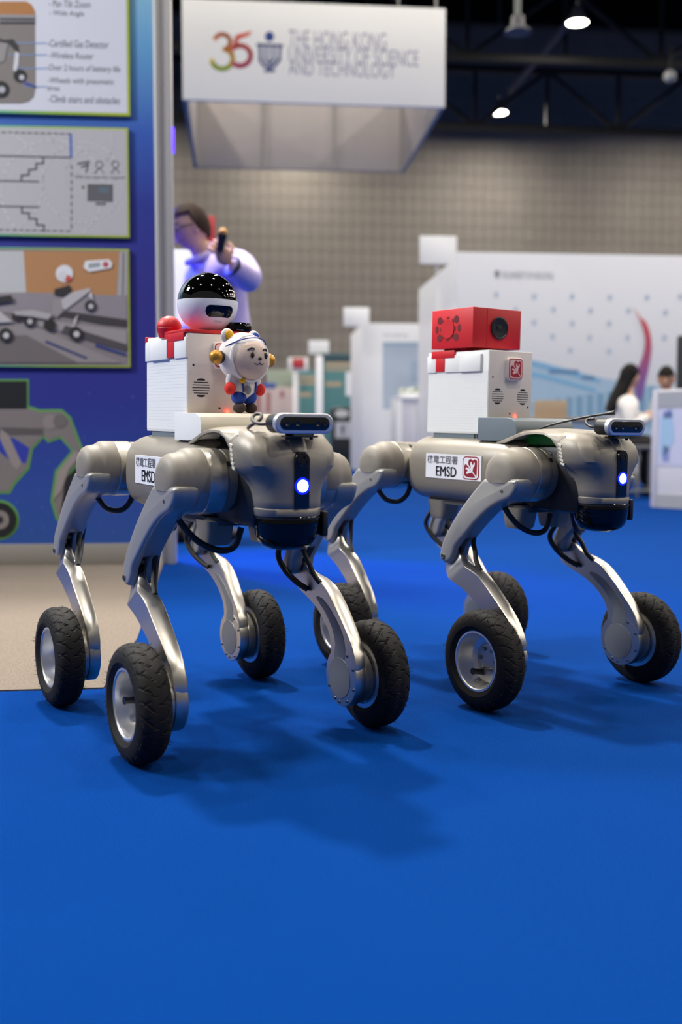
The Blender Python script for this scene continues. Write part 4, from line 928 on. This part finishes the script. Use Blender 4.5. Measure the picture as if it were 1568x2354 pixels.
# white info panel at the end of the booth wall, red sign behind the man
t = thing('info_panel', 'plain white upright panel behind the man in lilac shirt', 'panel', at(415, 1180, 6.2) * Vector((1, 1, 0)) if False else (at(416, 600, 6.2).x, 6.2, 0), YAW)
M().box(-.10, .10, 0, .03, .04, at(416, 573, 6.2).z, .004).build('board', mat('info_white', 'd4d4de', .5), t); M().box(-.14, .14, -.1, .13, 0, .04, .006).build('foot', LBODY, t)
p_ = at(479, 520, 8.0); t = thing('red_standing_sign', 'red standing sign behind the head of the man', 'sign', (p_.x, 8.0, 0), YAW)
M().box(-.075, .05, 0, .03, at(479, 542, 8).z - .1, at(479, 496, 8).z, .004).build('plate', mat('standing_red', 'a3262a', .5), t)
M().box(-.02, .02, .03, .06, 0, at(479, 520, 8).z, .003).box(-.15, .15, -.1, .15, 0, .02).build('pole', LBODY, t)

# ------------------------------------------------------------------ right side: counter, desk, railing, boxes
g0 = ground(1500, 1166); dirc = Vector((.62, -.785, 0)).normalized(); rzc = math.atan2(dirc.y, dirc.x)
ztop = at(1500, 897, g0.y).z
t = thing('demo_counter', 'white printed counter cut off by the right picture edge', 'counter', g0, rzc)
M().box(0, 1.1, 0, .5, 0, ztop, .006).build('body', mat('counter_white', 'd9dae2', .6), t)
M().box(-.012, .035, -.012, .02, 0, ztop + .004, .004).build('corner_post', mat('counter_post', 'c4c4d2', .5), t)
M().box(.03, 1.1, -.006, .002, ztop - .13, ztop - .015).build('header_band', mat('counter_grey', 'a2a6ae', .6), t, smooth=0)
M().box(.03, 1.1, -.006, .002, .0, .10).build('kick_band', MATS['counter_grey'], t, smooth=0)
M().box(.035, 1.1, -.004, .002, .31, ztop - .14).build('printed_picture', mat('lilac_picture', 'c3c8e2', .6), t, smooth=0)
fcn = Face((0, -.004, 0), (1, 0, 0), (0, 0, 1), (0, -1, 0))
for col, pl in (('9fc0e0', [(.06, .66), (.16, .70), (.18, .50), (.10, .36), (.06, .40)]), ('6f80b8', [(.08, .70), (.15, .72), (.16, .66), (.09, .65)]), ('8795cc', [(.08, .34), (.14, .34), (.14, .44), (.09, .46)]), ('4f5c8e', [(.30, .47), (.42, .44), (.55, .47), (.55, .52), (.30, .53)]), ('9aa2d0', [(.26, .40), (.6, .33), (.6, .45), (.28, .47)]), ('cdb9c0', [(.34, .53), (.6, .52), (.6, .66), (.40, .62)])):
    m = M(); fcn.poly(m, pl, .001, .001); m.build('printed_picture', mat('ink_' + col, col, .6), t, smooth=0)
DY = 9.86
p_ = at(1455, 1016, DY); zt = max(.40, p_.z); 
t = thing('low_table', 'low table with wooden edge and dark top beneath the seated people', 'table', (at(1440, 1000, DY).x + .2, DY, 0), YAW)
M().box(-.75, .65, -.22, .20, zt, zt + .04, .006).build('table_top', mat('beech_edge', 'b39b80', .5), t)
M().box(-.74, .64, -.21, .19, zt + .04, zt + .05).build('table_mat', mat('table_dark', '222024', .6), t, smooth=0)
for x in (-.7, .6):
    for y in (-.18, .16): M().box(x - .02, x + .02, y - .02, y + .02, 0, zt).build('leg', LBODY, t, smooth=0)
p_ = at(1275, 960, 10.6); t = thing('cardboard_box', 'brown cardboard box on the stand right of the white payload box', 'box', (p_.x, 10.6, p_.z), YAW)
M().box(-.15, .13, 0, .22, 0, .17, .004).build('carton', mat('cardboard', 'b09a80', .7), t); M().box(-.152, .132, .10, .13, .168, .172).build('tape', mat('parcel_tape', 'c4ae90', .4), t, smooth=0)
ts = thing('box_stand', 'low blue grey stand under the cardboard box', 'stand', (p_.x, 10.6, 0), YAW)
M().box(-.30, .62, -.05, .3, p_.z - .03, p_.z, .004).build('top', mat('stand_top', 'a59584', .6), ts); M().box(-.28, .6, -.03, .28, 0, p_.z - .03, .004).build('body', mat('stand_body', '6f86a8', .6), ts)
t = thing('railing', 'grey metal railing in front of the low table', 'railing', (at(1470, 1100, 8.95).x, 8.95, 0), YAW)
zr = at(1470, 1024, 8.95).z
M().box(-.5, .3, -.015, .015, zr - .03, zr, .004).build('top_rail', LBODY, t); M().box(-.5, .3, -.012, .012, .06, .085, .003).build('bottom_rail', LBODY, t)
for i in range(9): M().box(-.49 + i * .095, -.478 + i * .095, -.008, .008, .0 if i in (0, 8) else .07, zr - .02).build('bar', LBODY, t, smooth=0)
p_ = at(1572, 890, 10.8); t = thing('tall_black_speaker', 'tall black column speaker at the right picture edge', 'speaker', (p_.x + .08, 10.8, 0), YAW)
M().box(-.12, .12, -.1, .12, .02, at(1572, 770, 10.8).z, .02).build('cabinet', mat('speaker_black', '101114', .6), t); M().box(-.16, .16, -.14, .16, 0, .03, .008).build('foot', BLACKP, t)
M().box(-.10, .10, -.106, -.099, .3, at(1572, 776, 10.8).z, .004).build('grille', mat('grille_black', '1a1b1e', .8), t)

# coloured stage lamps of the demo area behind the booth wall
def stage(name, label, loc, aim, col, e, spot, size=.12):
    t = thing(name, label, 'stage light', loc)
    d = (Vector(aim) - Vector(loc)).normalized(); qn = d.to_track_quat('-Z', 'Y')
    can = M().lathe([(.03, .16), (.06, .14), (.065, .0), (.06, .002), (.055, .02)], seg=20).tf(lambda v: qn @ v).build('can', BLACKP, t)
    M().lathe([(.0001, .012), (.055, .012)], seg=20).tf(lambda v: qn @ v).build('lens', mat('stage_lens_' + name, col, .3, emit=(col, 4)), t)
    M().tube([(0, 0, .06), (0, 0, -loc[2])], .012, 8).build('stand', BLACKP, t)
    l = bpy.data.lights.new('stage_beam', 'SPOT'); l.energy = e; l.color = srgb(col)[:3]; l.spot_size = R(spot); l.spot_blend = .7; l.shadow_soft_size = size
    lo = bpy.data.objects.new('stage_beam', l); C.objects.link(lo); lo.parent = t; lo.location = d * .03; lo.rotation_euler = qn.to_euler()
stage('blue_stage_light', 'blue stage light on a stand behind the booth wall', (-1.5, 5.6, 2.0), (.06, 4.0, 0), '1238ff', 620, 34)
stage('violet_stage_light', 'violet stage light on a stand behind the booth wall', (-1.6, 4.7, .95), (-.62, 5.0, 1.2), '5a34ff', 22, 60)

# ------------------------------------------------------------------ plush toy standing on the front robot's saddle
def rw(pose, p):
    c, s_ = math.cos(pose[2]), math.sin(pose[2]); x, y, z = BT(p)
    return Vector((pose[0] + c * x - s_ * y, pose[1] + s_ * x + c * y, z))
PL = rw(P1, (.099, .021, .5214))
t = thing('plush_toy', 'small plush bear in white hood and blue shorts standing on the front robot', 'plush toy', PL, P1[2] + R(12))
FUR = mat('white_plush', 'e8e2e0', .9, bump=(900, .5, .002)); FACE = mat('beige_plush', 'cdb9ad', .9, bump=(900, .4, .002)); BLUEF = mat('blue_felt', '23449c', .9); REDF = mat('red_felt', 'd8322c', .9)
GOLD = mat('gold_ball', 'c08a2e', .35, .4); DKB = mat('dark_brown_felt', '3c2c2a', .9); BLK = mat('black_thread', '17120f', .6); YEL = mat('yellow_felt', 'd9a31c', .9)
M().ball((0, 0, .045), (.019, .0225, .024), 24, 14).build('body', FUR, t)
hd = M().ball((0, 0, .091), (.038, .0425, .0405), 32, 20).build('hood', FUR, t)
M().ball((.0115, 0, .0870), (.0335, .0368, .0345), 28, 18).build('face', FACE, t)
M().tube([(.0185, .0375 * math.sin(a), .0880 + .0362 * math.cos(a)) for a in [2 * math.pi * k / 28 for k in range(29)]], .0030, 8).build('hood_rim', FUR, hd)
M().tube([(.0345 * math.cos(R(a)), .0385 * math.sin(R(a)), .1105 + .0100 * math.cos(R(a * 1.4))) for a in range(-95, 96, 8)], .0009, 6).build('hood_stitch', BLUEF, hd)
for sy in (-1, 1):
    e = M().ball((-.006, sy * .027, .1245), (.0065, .0125, .0125), 18, 12).build('ear', FUR, t); M().ball((-.001, sy * .027, .1245), (.004, .0085, .009), 14, 10).build('inner_ear', YEL if sy < 0 else BLUEF, e)
    g_ = M().ball((0, sy * .054, .089), .0115, 18, 12).build('ear_muff', GOLD, t); M().ball((0, sy * .047, .089), (.0105, .008, .0105), 16, 10).build('muff_ring', BLK, g_)
    M().ball((.0425, sy * .0135, .0920), (.0025, .0036, .0052), 12, 8).build('eye', BLK, t)
    M().tube([(.0425, sy * .0085, .1012), (.0408, sy * .0140, .1028), (.0370, sy * .0195, .1000)], .0013, 6, 3).build('brow', BLK, t)
    M().tube([(.0443, 0, .0795), (.0440, sy * .004, .0772), (.0425, sy * .0090, .0790), (.0415, sy * .0108, .0818)], .0007, 6, 3).build('mouth', BLK, t)
    M().ball((.001, sy * .0255, .0515), (.0085, .0085, .015), 14, 10).build('arm', FUR, t); M().ball((.005, sy * .0305, .0395), (.0095, .0095, .0105), 14, 10).build('mitten', REDF, t)
    M().ball((.002, sy * .0105, .0265), (.0135, .0125, .0125), 16, 10).build('short_leg', BLUEF, t); M().ball((.005, sy * .0115, .0085), (.0135, .0095, .0085), 16, 10).build('shoe', DKB, t)
    M().tube([(.003, sy * .016, .063), (.016, sy * .014, .05), (.0165, sy * .012, .034)], .0016, 6, 3).build('strap', BLUEF, t)
M().ball((.0450, 0, .0865), (.0022, .0036, .0026), 12, 8).build('nose', BLK, t)
M().ball((.018, -.015, .053), .0055, 12, 8).build('pendant', YEL, t)
M().ball((.0205, -.006, .0375), (.003, .0065, .0075), 12, 8).build('pouch', mat('grey_felt', '7c7c80', .9), t)

# ------------------------------------------------------------------ people
def skin(verts, edges, rad, sub=2):
    bm = bmesh.new(); lay = bm.verts.layers.skin.verify(); vs = []
    for i, (p, r) in enumerate(zip(verts, rad)):
        v = bm.verts.new(p); q = r if isinstance(r, tuple) else (r, r); v[lay].radius = q; v[lay].use_root = i == 0; vs.append(v)
    for a, b in edges: bm.edges.new((vs[a], vs[b]))
    me = bpy.data.meshes.new('skin_tmp'); bm.to_mesh(me); bm.free()
    o = bpy.data.objects.new('skin_tmp', me); C.objects.link(o)
    md = o.modifiers.new('s', 'SKIN'); md.use_smooth_shade = True
    if sub: sb = o.modifiers.new('u', 'SUBSURF'); sb.levels = sub; sb.render_levels = sub
    ev = o.evaluated_get(bpy.context.evaluated_depsgraph_get()); m2 = ev.to_mesh()
    m = M().add([v.co[:] for v in m2.vertices], [tuple(f.vertices) for f in m2.polygons]); ev.to_mesh_clear()
    bpy.data.objects.remove(o); bpy.data.meshes.remove(me); return m
def hand(m, wrist, d, nrm, curl=.9, s_=1.):
    """palm, four fingers and a thumb; d points along the fingers, nrm out of the palm"""
    w_, d, n = Vector(wrist), Vector(d).normalized(), Vector(nrm); n = (n - d * n.dot(d)).normalized(); sd = d.cross(n)
    pc = w_ + d * .045 * s_
    def fn(dd, p): q = Vector(dd); return tuple(pc + d * q.x * .05 * s_ + sd * q.y * .042 * s_ + n * q.z * .016 * s_)
    m.ball((0, 0, 0), 1, 14, 10, fn)
    for i, ln_ in enumerate((.068, .076, .071, .056)):
        b = w_ + d * .082 * s_ + sd * (-.03 + .02 * i) * s_; pts = [b]; a = 0
        for k_, fr in enumerate((.42, .32, .26)):
            a += curl * (.45 if k_ == 0 else .75); pts.append(pts[-1] + (d * math.cos(a) + n * math.sin(a)) * ln_ * fr * s_)
        m.tube(pts, [.0095 * s_, .0072 * s_], 8, 2)
    b = w_ + d * .03 * s_ - sd * .036 * s_; q1 = b + (d * .6 - sd * .7 + n * .3).normalized() * .032 * s_; q2 = q1 + (d * .8 + n * .55).normalized() * .028 * s_
    m.tube([b, q1, q2], [.0115 * s_, .008 * s_], 8, 2)
def head(m, c, fwd, s_=1.):
    """adds a head with brow, nose, mouth, chin and ears; returns the frame"""
    c = Vector(c); f = Vector(fwd).normalized(); up0 = Vector((0, 0, 1)); l = up0.cross(f).normalized(); up = f.cross(l).normalized()
    def T(x, y, z): return c + (f * x + l * y + up * z) * s_
    def fn(d, p):
        x, y, z = d[0] * .095, d[1] * .074, d[2] * .118
        if z < 0: k = 1 + z * 1.9; y *= max(.55, k); x *= (1 + z * .9) if x > 0 else (1 + z * 1.6)
        if x > 0:
            fr = max(0, d[0])
            x += fr ** 3 * (.022 * math.exp(-((z + .012) / .02) ** 2 - (y / .012) ** 2) + .006 * math.exp(-((z - .03) / .012) ** 2) - .007 * math.exp(-((z - .008) / .014) ** 2 - ((abs(y) - .03) / .016) ** 2) + .006 * math.exp(-((z + .055) / .012) ** 2 - (y / .025) ** 2) + .008 * math.exp(-((z + .1) / .02) ** 2))
        return tuple(T(x, y, z))
    m.ball((0, 0, 0), 1, 44, 32, fn)
    for sy in (-1, 1): m.ball((0, 0, 0), 1, 10, 8, lambda d, p: tuple(T(-.005 + d[0] * .018, sy * .073 + d[1] * .009, -.008 + d[2] * .032)))
    return T
def face_parts(root, T, skinm):
    for sy in (-1, 1):
        M().ball((0, 0, 0), 1, 10, 8, lambda d, p: tuple(T(.078 + d[0] * .010, sy * .031 + d[1] * .014, .008 + d[2] * .007))).build('eye', mat('eye_dark', '2a1f1c', .3), root)
        M().tube([T(.089, sy * .014, .027), T(.086, sy * .032, .032), T(.074, sy * .048, .027)], .004, 6, 3).build('eyebrow', mat('brow_dark', '2c201a', .8), root)
    M().tube([T(.086, -.022, -.053), T(.094, 0, -.055), T(.086, .022, -.053)], .0045, 8, 3).build('mouth', mat('lip', '9c5b52', .6), root)
def hair(root, T, col, back, name='hair', drop=None, front=.05):
    def fn(d, p):
        x, y, z = d[0] * .104, d[1] * .083, d[2] * .128
        lo = -.02 - .09 * max(0, -d[0]) * back if d[0] < .1 else front
        if z < lo: z = lo; 
        return tuple(T(x - .006, y, z + .004))
    m = M().ball((0, 0, 0), 1, 36, 26, fn)
    if drop: drop(m)
    return m.build(name, mat('hair_' + col, col, .75, bump=(200, .4, .004), spec=.2), root)
def person(label, J, hd, fwd, shirt, trousers, skinc, hands, fat=1., base=None, hs=1.):
    root = thing('person', label, 'person', base); off = tuple(base)
    sk = mat('skin_' + skinc, skinc, .5)
    nm = ['pel', 'spi', 'che', 'nek', 'hed', 'shl', 'ell', 'wrl', 'shr', 'elr', 'wrr', 'hil', 'knl', 'anl', 'hir', 'knr', 'anr']
    J = dict(J); J['hed'] = tuple(Vector(hd) - Vector((0, 0, .05 * hs)))
    V = [J[n] for n in nm]; E = [(0, 1), (1, 2), (2, 3), (3, 4), (2, 5), (5, 6), (6, 7), (2, 8), (8, 9), (9, 10), (0, 11), (11, 12), (12, 13), (0, 14), (14, 15), (15, 16)]
    body = skin(V, E, [(.09, .09), (.085, .085), (.10, .10), .055, .05, .05, .042, .03, .05, .042, .03, .075, .055, .04, .075, .055, .04])
    T = head(body, hd, fwd, hs)
    for wv, dv, nv, cu_ in hands: hand(body, wv, dv, nv, cu_, hs)
    b = body.build('body', sk, root, off=off, smooth=60)
    def sub(names, pairs, rad, mt, n_):
        m = skin([J[n] for n in names], pairs, rad); return m.build(n_, mt, root, off=off, smooth=60)
    J['hem'] = tuple(Vector(J['pel']) - Vector((0, 0, .07))); J['wai'] = tuple(Vector(J['pel']) - Vector((0, 0, .09)))
    sh = sub(['spi', 'che', 'hem', 'shl', 'ell', 'wrl', 'shr', 'elr', 'wrr'], [(0, 1), (0, 2), (1, 3), (3, 4), (4, 5), (1, 6), (6, 7), (7, 8)], [(.145, .145), (.16, .15), (.155, .155), .085 * fat, .066 * fat, .05, .085 * fat, .066 * fat, .05], shirt, 'shirt')
    sub(['wai', 'hil', 'knl', 'anl', 'hir', 'knr', 'anr'], [(0, 1), (1, 2), (2, 3), (0, 4), (4, 5), (5, 6)], [(.145, .115), .1, .078, .065, .1, .078, .065], trousers, 'trousers')
    for k_ in ('anl', 'anr'):
        a = Vector(J[k_]); dd = Vector((fwd[0], fwd[1], 0)).normalized(); rt = Vector((-dd.y, dd.x, 0))
        M().ball((0, 0, 0), 1, 16, 10, lambda d, p: tuple(Vector((a.x, a.y, 0)) + dd * (.07 + d[0] * .14) + rt * d[1] * .047 + Vector((0, 0, max(.002, .045 + d[2] * .05))))).build('shoe', mat('shoe_black', '18181a', .5), root, off=off)
    def place(o): o.data.transform(Matrix.Translation(-Vector(off)))
    old = {c.name for c in root.children}
    face_parts(root, T, sk)
    for ch in list(root.children):
        if ch.name not in old: place(ch)
    return root, T, place
# man in the lilac shirt
Y0 = 5.05
J = {'pel': at(520, 800, Y0), 'spi': at(512, 722, Y0), 'che': at(502, 640, Y0 - .02), 'nek': at(470, 578, Y0 - .02),
     'shl': at(545, 598, Y0 - .14), 'ell': at(580, 650, Y0 - .30), 'wrl': at(527, 606, Y0 - .40),
     'shr': at(462, 612, Y0 + .16), 'elr': at(440, 700, Y0 + .16), 'wrr': at(425, 775, Y0 + .02),
     'hil': at(535, 830, Y0 - .08), 'knl': at(530, 1030, Y0 - .1), 'anl': (at(520, 1000, Y0).x, Y0 - .05, .09),
     'hir': at(505, 830, Y0 + .08), 'knr': at(470, 1030, Y0 + .05), 'anr': (at(425, 1000, Y0).x, Y0 + .02, .09)}
LIL = mat('lilac_shirt', 'bfb0dc', .75, bump=(40, .3, .01))
hc = at(437, 524, Y0 - .05); fw = (-.86, -.42, -.28)
wv = J['wrl']; hd_ = at(506, 575, Y0 - .43) - Vector(wv)
pr_, T, place = person('man in a lilac shirt holding a dark handset behind the booth wall', J, hc, fw, LIL, mat('taupe_trousers', '8b7a76', .8), 'c79a86', [(wv, hd_, (-.5, .6, .4), 1.0), (J['wrr'], (-.15, 0, -1), (1, 0, 0), .5)], base=Vector((at(500, 1000, Y0).x, Y0, 0)), hs=.9, fat=.95)
place(hair(pr_, T, '2c1d15', .8, front=.075))
gl = M()
for sy in (-1, 1): gl.tube([T(.094 - .004 * abs(math.sin(k * .45)), sy * .032 + .022 * math.cos(k * .45), .006 + .016 * math.sin(k * .45)) for k in range(15)], .0022, 6); gl.tube([T(.09, sy * .054, .01), T(0, sy * .08, .008)], .0022, 6)
place(gl.build('glasses', mat('glasses_frame', '4a3a4e', .4), pr_))
cl = M().tube([T(-.055, .05, -.150), T(.0, .062, -.158), T(.055, .02, -.165), T(.055, -.02, -.165), T(.0, -.062, -.158), T(-.055, -.05, -.150), T(-.06, 0, -.146), T(-.055, .05, -.150)], .016, 8, 3); place(cl.build('collar', LIL, pr_))
wt = Vector(J['wrl']); we = (Vector(J['ell']) - wt).normalized(); place(M().tube([wt + we * .015, wt + we * .055], .044, 16).build('wrist_watch', BLACKP, pr_))
a_, b_ = at(505, 578, Y0 - .44), at(513, 534, Y0 - .46)
t = thing('handset', 'dark handset with orange tip held by the man in lilac', 'handset', a_)
M().tube([(0, 0, 0), tuple((b_ - a_) * .5), tuple((b_ - a_) * .92)], [.016, .02], 12).build('grip', BLACKP, t); M().ball(tuple((b_ - a_) * .98), .02, 14, 10).build('tip', mat('orange_tip', 'c08a4a', .5), t)

def stool(loc, label, h_):
    t = thing('stool', label, 'stool', loc, YAW)
    M().lathe([(.0001, h_), (.17, h_), (.18, h_ - .015), (.18, h_ - .04), (.0001, h_ - .04)], seg=24).build('seat', mat('stool_seat', '2a2a2e', .5), t)
    for k_ in range(4):
        a = R(45 + 90 * k_); M().tube([(.12 * math.cos(a), .12 * math.sin(a), h_ - .04), (.17 * math.cos(a), .17 * math.sin(a), 0)], .012, 8).build('leg', LBODY, t)
# woman with long hair in white
Y1 = 9.4; X = lambda u, y: at(u, 1000, y).x
J = {'pel': (X(1425, Y1), Y1, .50), 'spi': (X(1428, Y1), Y1, .62), 'che': (X(1434, Y1), Y1, .79), 'nek': (X(1441, Y1), Y1, .93),
     'shl': (X(1430, Y1), Y1 + .16, .84), 'ell': (X(1450, Y1), Y1 + .24, .66), 'wrl': (X(1490, Y1), Y1 + .2, .74), 'shr': (X(1436, Y1), Y1 - .16, .84), 'elr': (X(1430, Y1), Y1 - .22, .62), 'wrr': (X(1482, Y1), Y1 - .14, .70),
     'hil': (X(1428, Y1), Y1 + .1, .48), 'knl': (X(1500, Y1), Y1 + .12, .47), 'anl': (X(1496, Y1), Y1 + .12, .09), 'hir': (X(1428, Y1), Y1 - .1, .48), 'knr': (X(1500, Y1), Y1 - .12, .47), 'anr': (X(1498, Y1), Y1 - .12, .09)}
hc = (X(1446, Y1), Y1, at(1446, 868, Y1).z); fw = (.82, .5, -.2)
pr_, T, place = person('seated woman with long black hair and white blouse', J, hc, fw, mat('white_blouse', 'e2dfdd', .8), mat('black_trousers', '1d1c20', .8), 'd0a48e', [(J['wrl'], (1, 0, -.1), (0, 0, -1), .6), (J['wrr'], (1, .3, -.1), (0, 0, -1), .6)], base=Vector((X(1430, Y1), Y1, 0)), hs=.95)
def drop(m):
    m.loft([[tuple(T(-.04 + x * .055, y * w_ * .075, z)) for x, y in [(math.cos(k * math.pi / 8), math.sin(k * math.pi / 8)) for k in range(16)]] for z, w_ in ((.06, 1.05), (0, 1.12), (-.08, 1.15), (-.16, 1.2), (-.24, 1.15), (-.30, .95), (-.33, .6))])
    m.v = [tuple(Vector(p) + Vector((-1, 0, 0)) * max(0, hc[2] - p[2]) * .32) for p in m.v]
place(hair(pr_, T, '131112', 1., drop=drop))
stool((X(1425, Y1), Y1, 0), 'black stool under the woman in white', .40)
# person facing the table
Y2 = 10.35
J = {'pel': (X(1545, Y2), Y2, .50), 'spi': (X(1541, Y2), Y2, .62), 'che': (X(1534, Y2), Y2, .80), 'nek': (X(1530, Y2), Y2 - .02, .95),
     'shl': (X(1555, Y2), Y2 - .1, .85), 'ell': (X(1545, Y2), Y2 - .26, .66), 'wrl': (X(1500, Y2), Y2 - .3, .74), 'shr': (X(1510, Y2), Y2 + .06, .86), 'elr': (X(1498, Y2), Y2 - .1, .72), 'wrr': (X(1484, Y2), Y2 - .26, .76),
     'hil': (X(1548, Y2), Y2 - .1, .48), 'knl': (X(1500, Y2), Y2 - .2, .47), 'anl': (X(1502, Y2), Y2 - .2, .09), 'hir': (X(1540, Y2), Y2 + .1, .48), 'knr': (X(1490, Y2), Y2, .47), 'anr': (X(1492, Y2), Y2, .09)}
hc = (X(1527, Y2), Y2 - .03, at(1527, 872, Y2).z); fw = (-.35, -.9, -.28)
pr_, T, place = person('seated person with short black hair and grey top facing the table', J, hc, fw, mat('grey_top', '8f979c', .8), mat('dark_trousers', '25262c', .8), 'c99a7e', [(J['wrl'], (-1, -.1, -.1), (0, 0, -1), .6), (J['wrr'], (-1, -.2, -.1), (0, 0, -1), .6)], base=Vector((X(1540, Y2), Y2, 0)), hs=1.0)
place(hair(pr_, T, '1a1716', 1., front=.045))
stool((X(1545, Y2), Y2, 0), 'black stool under the person in the grey top', .40)
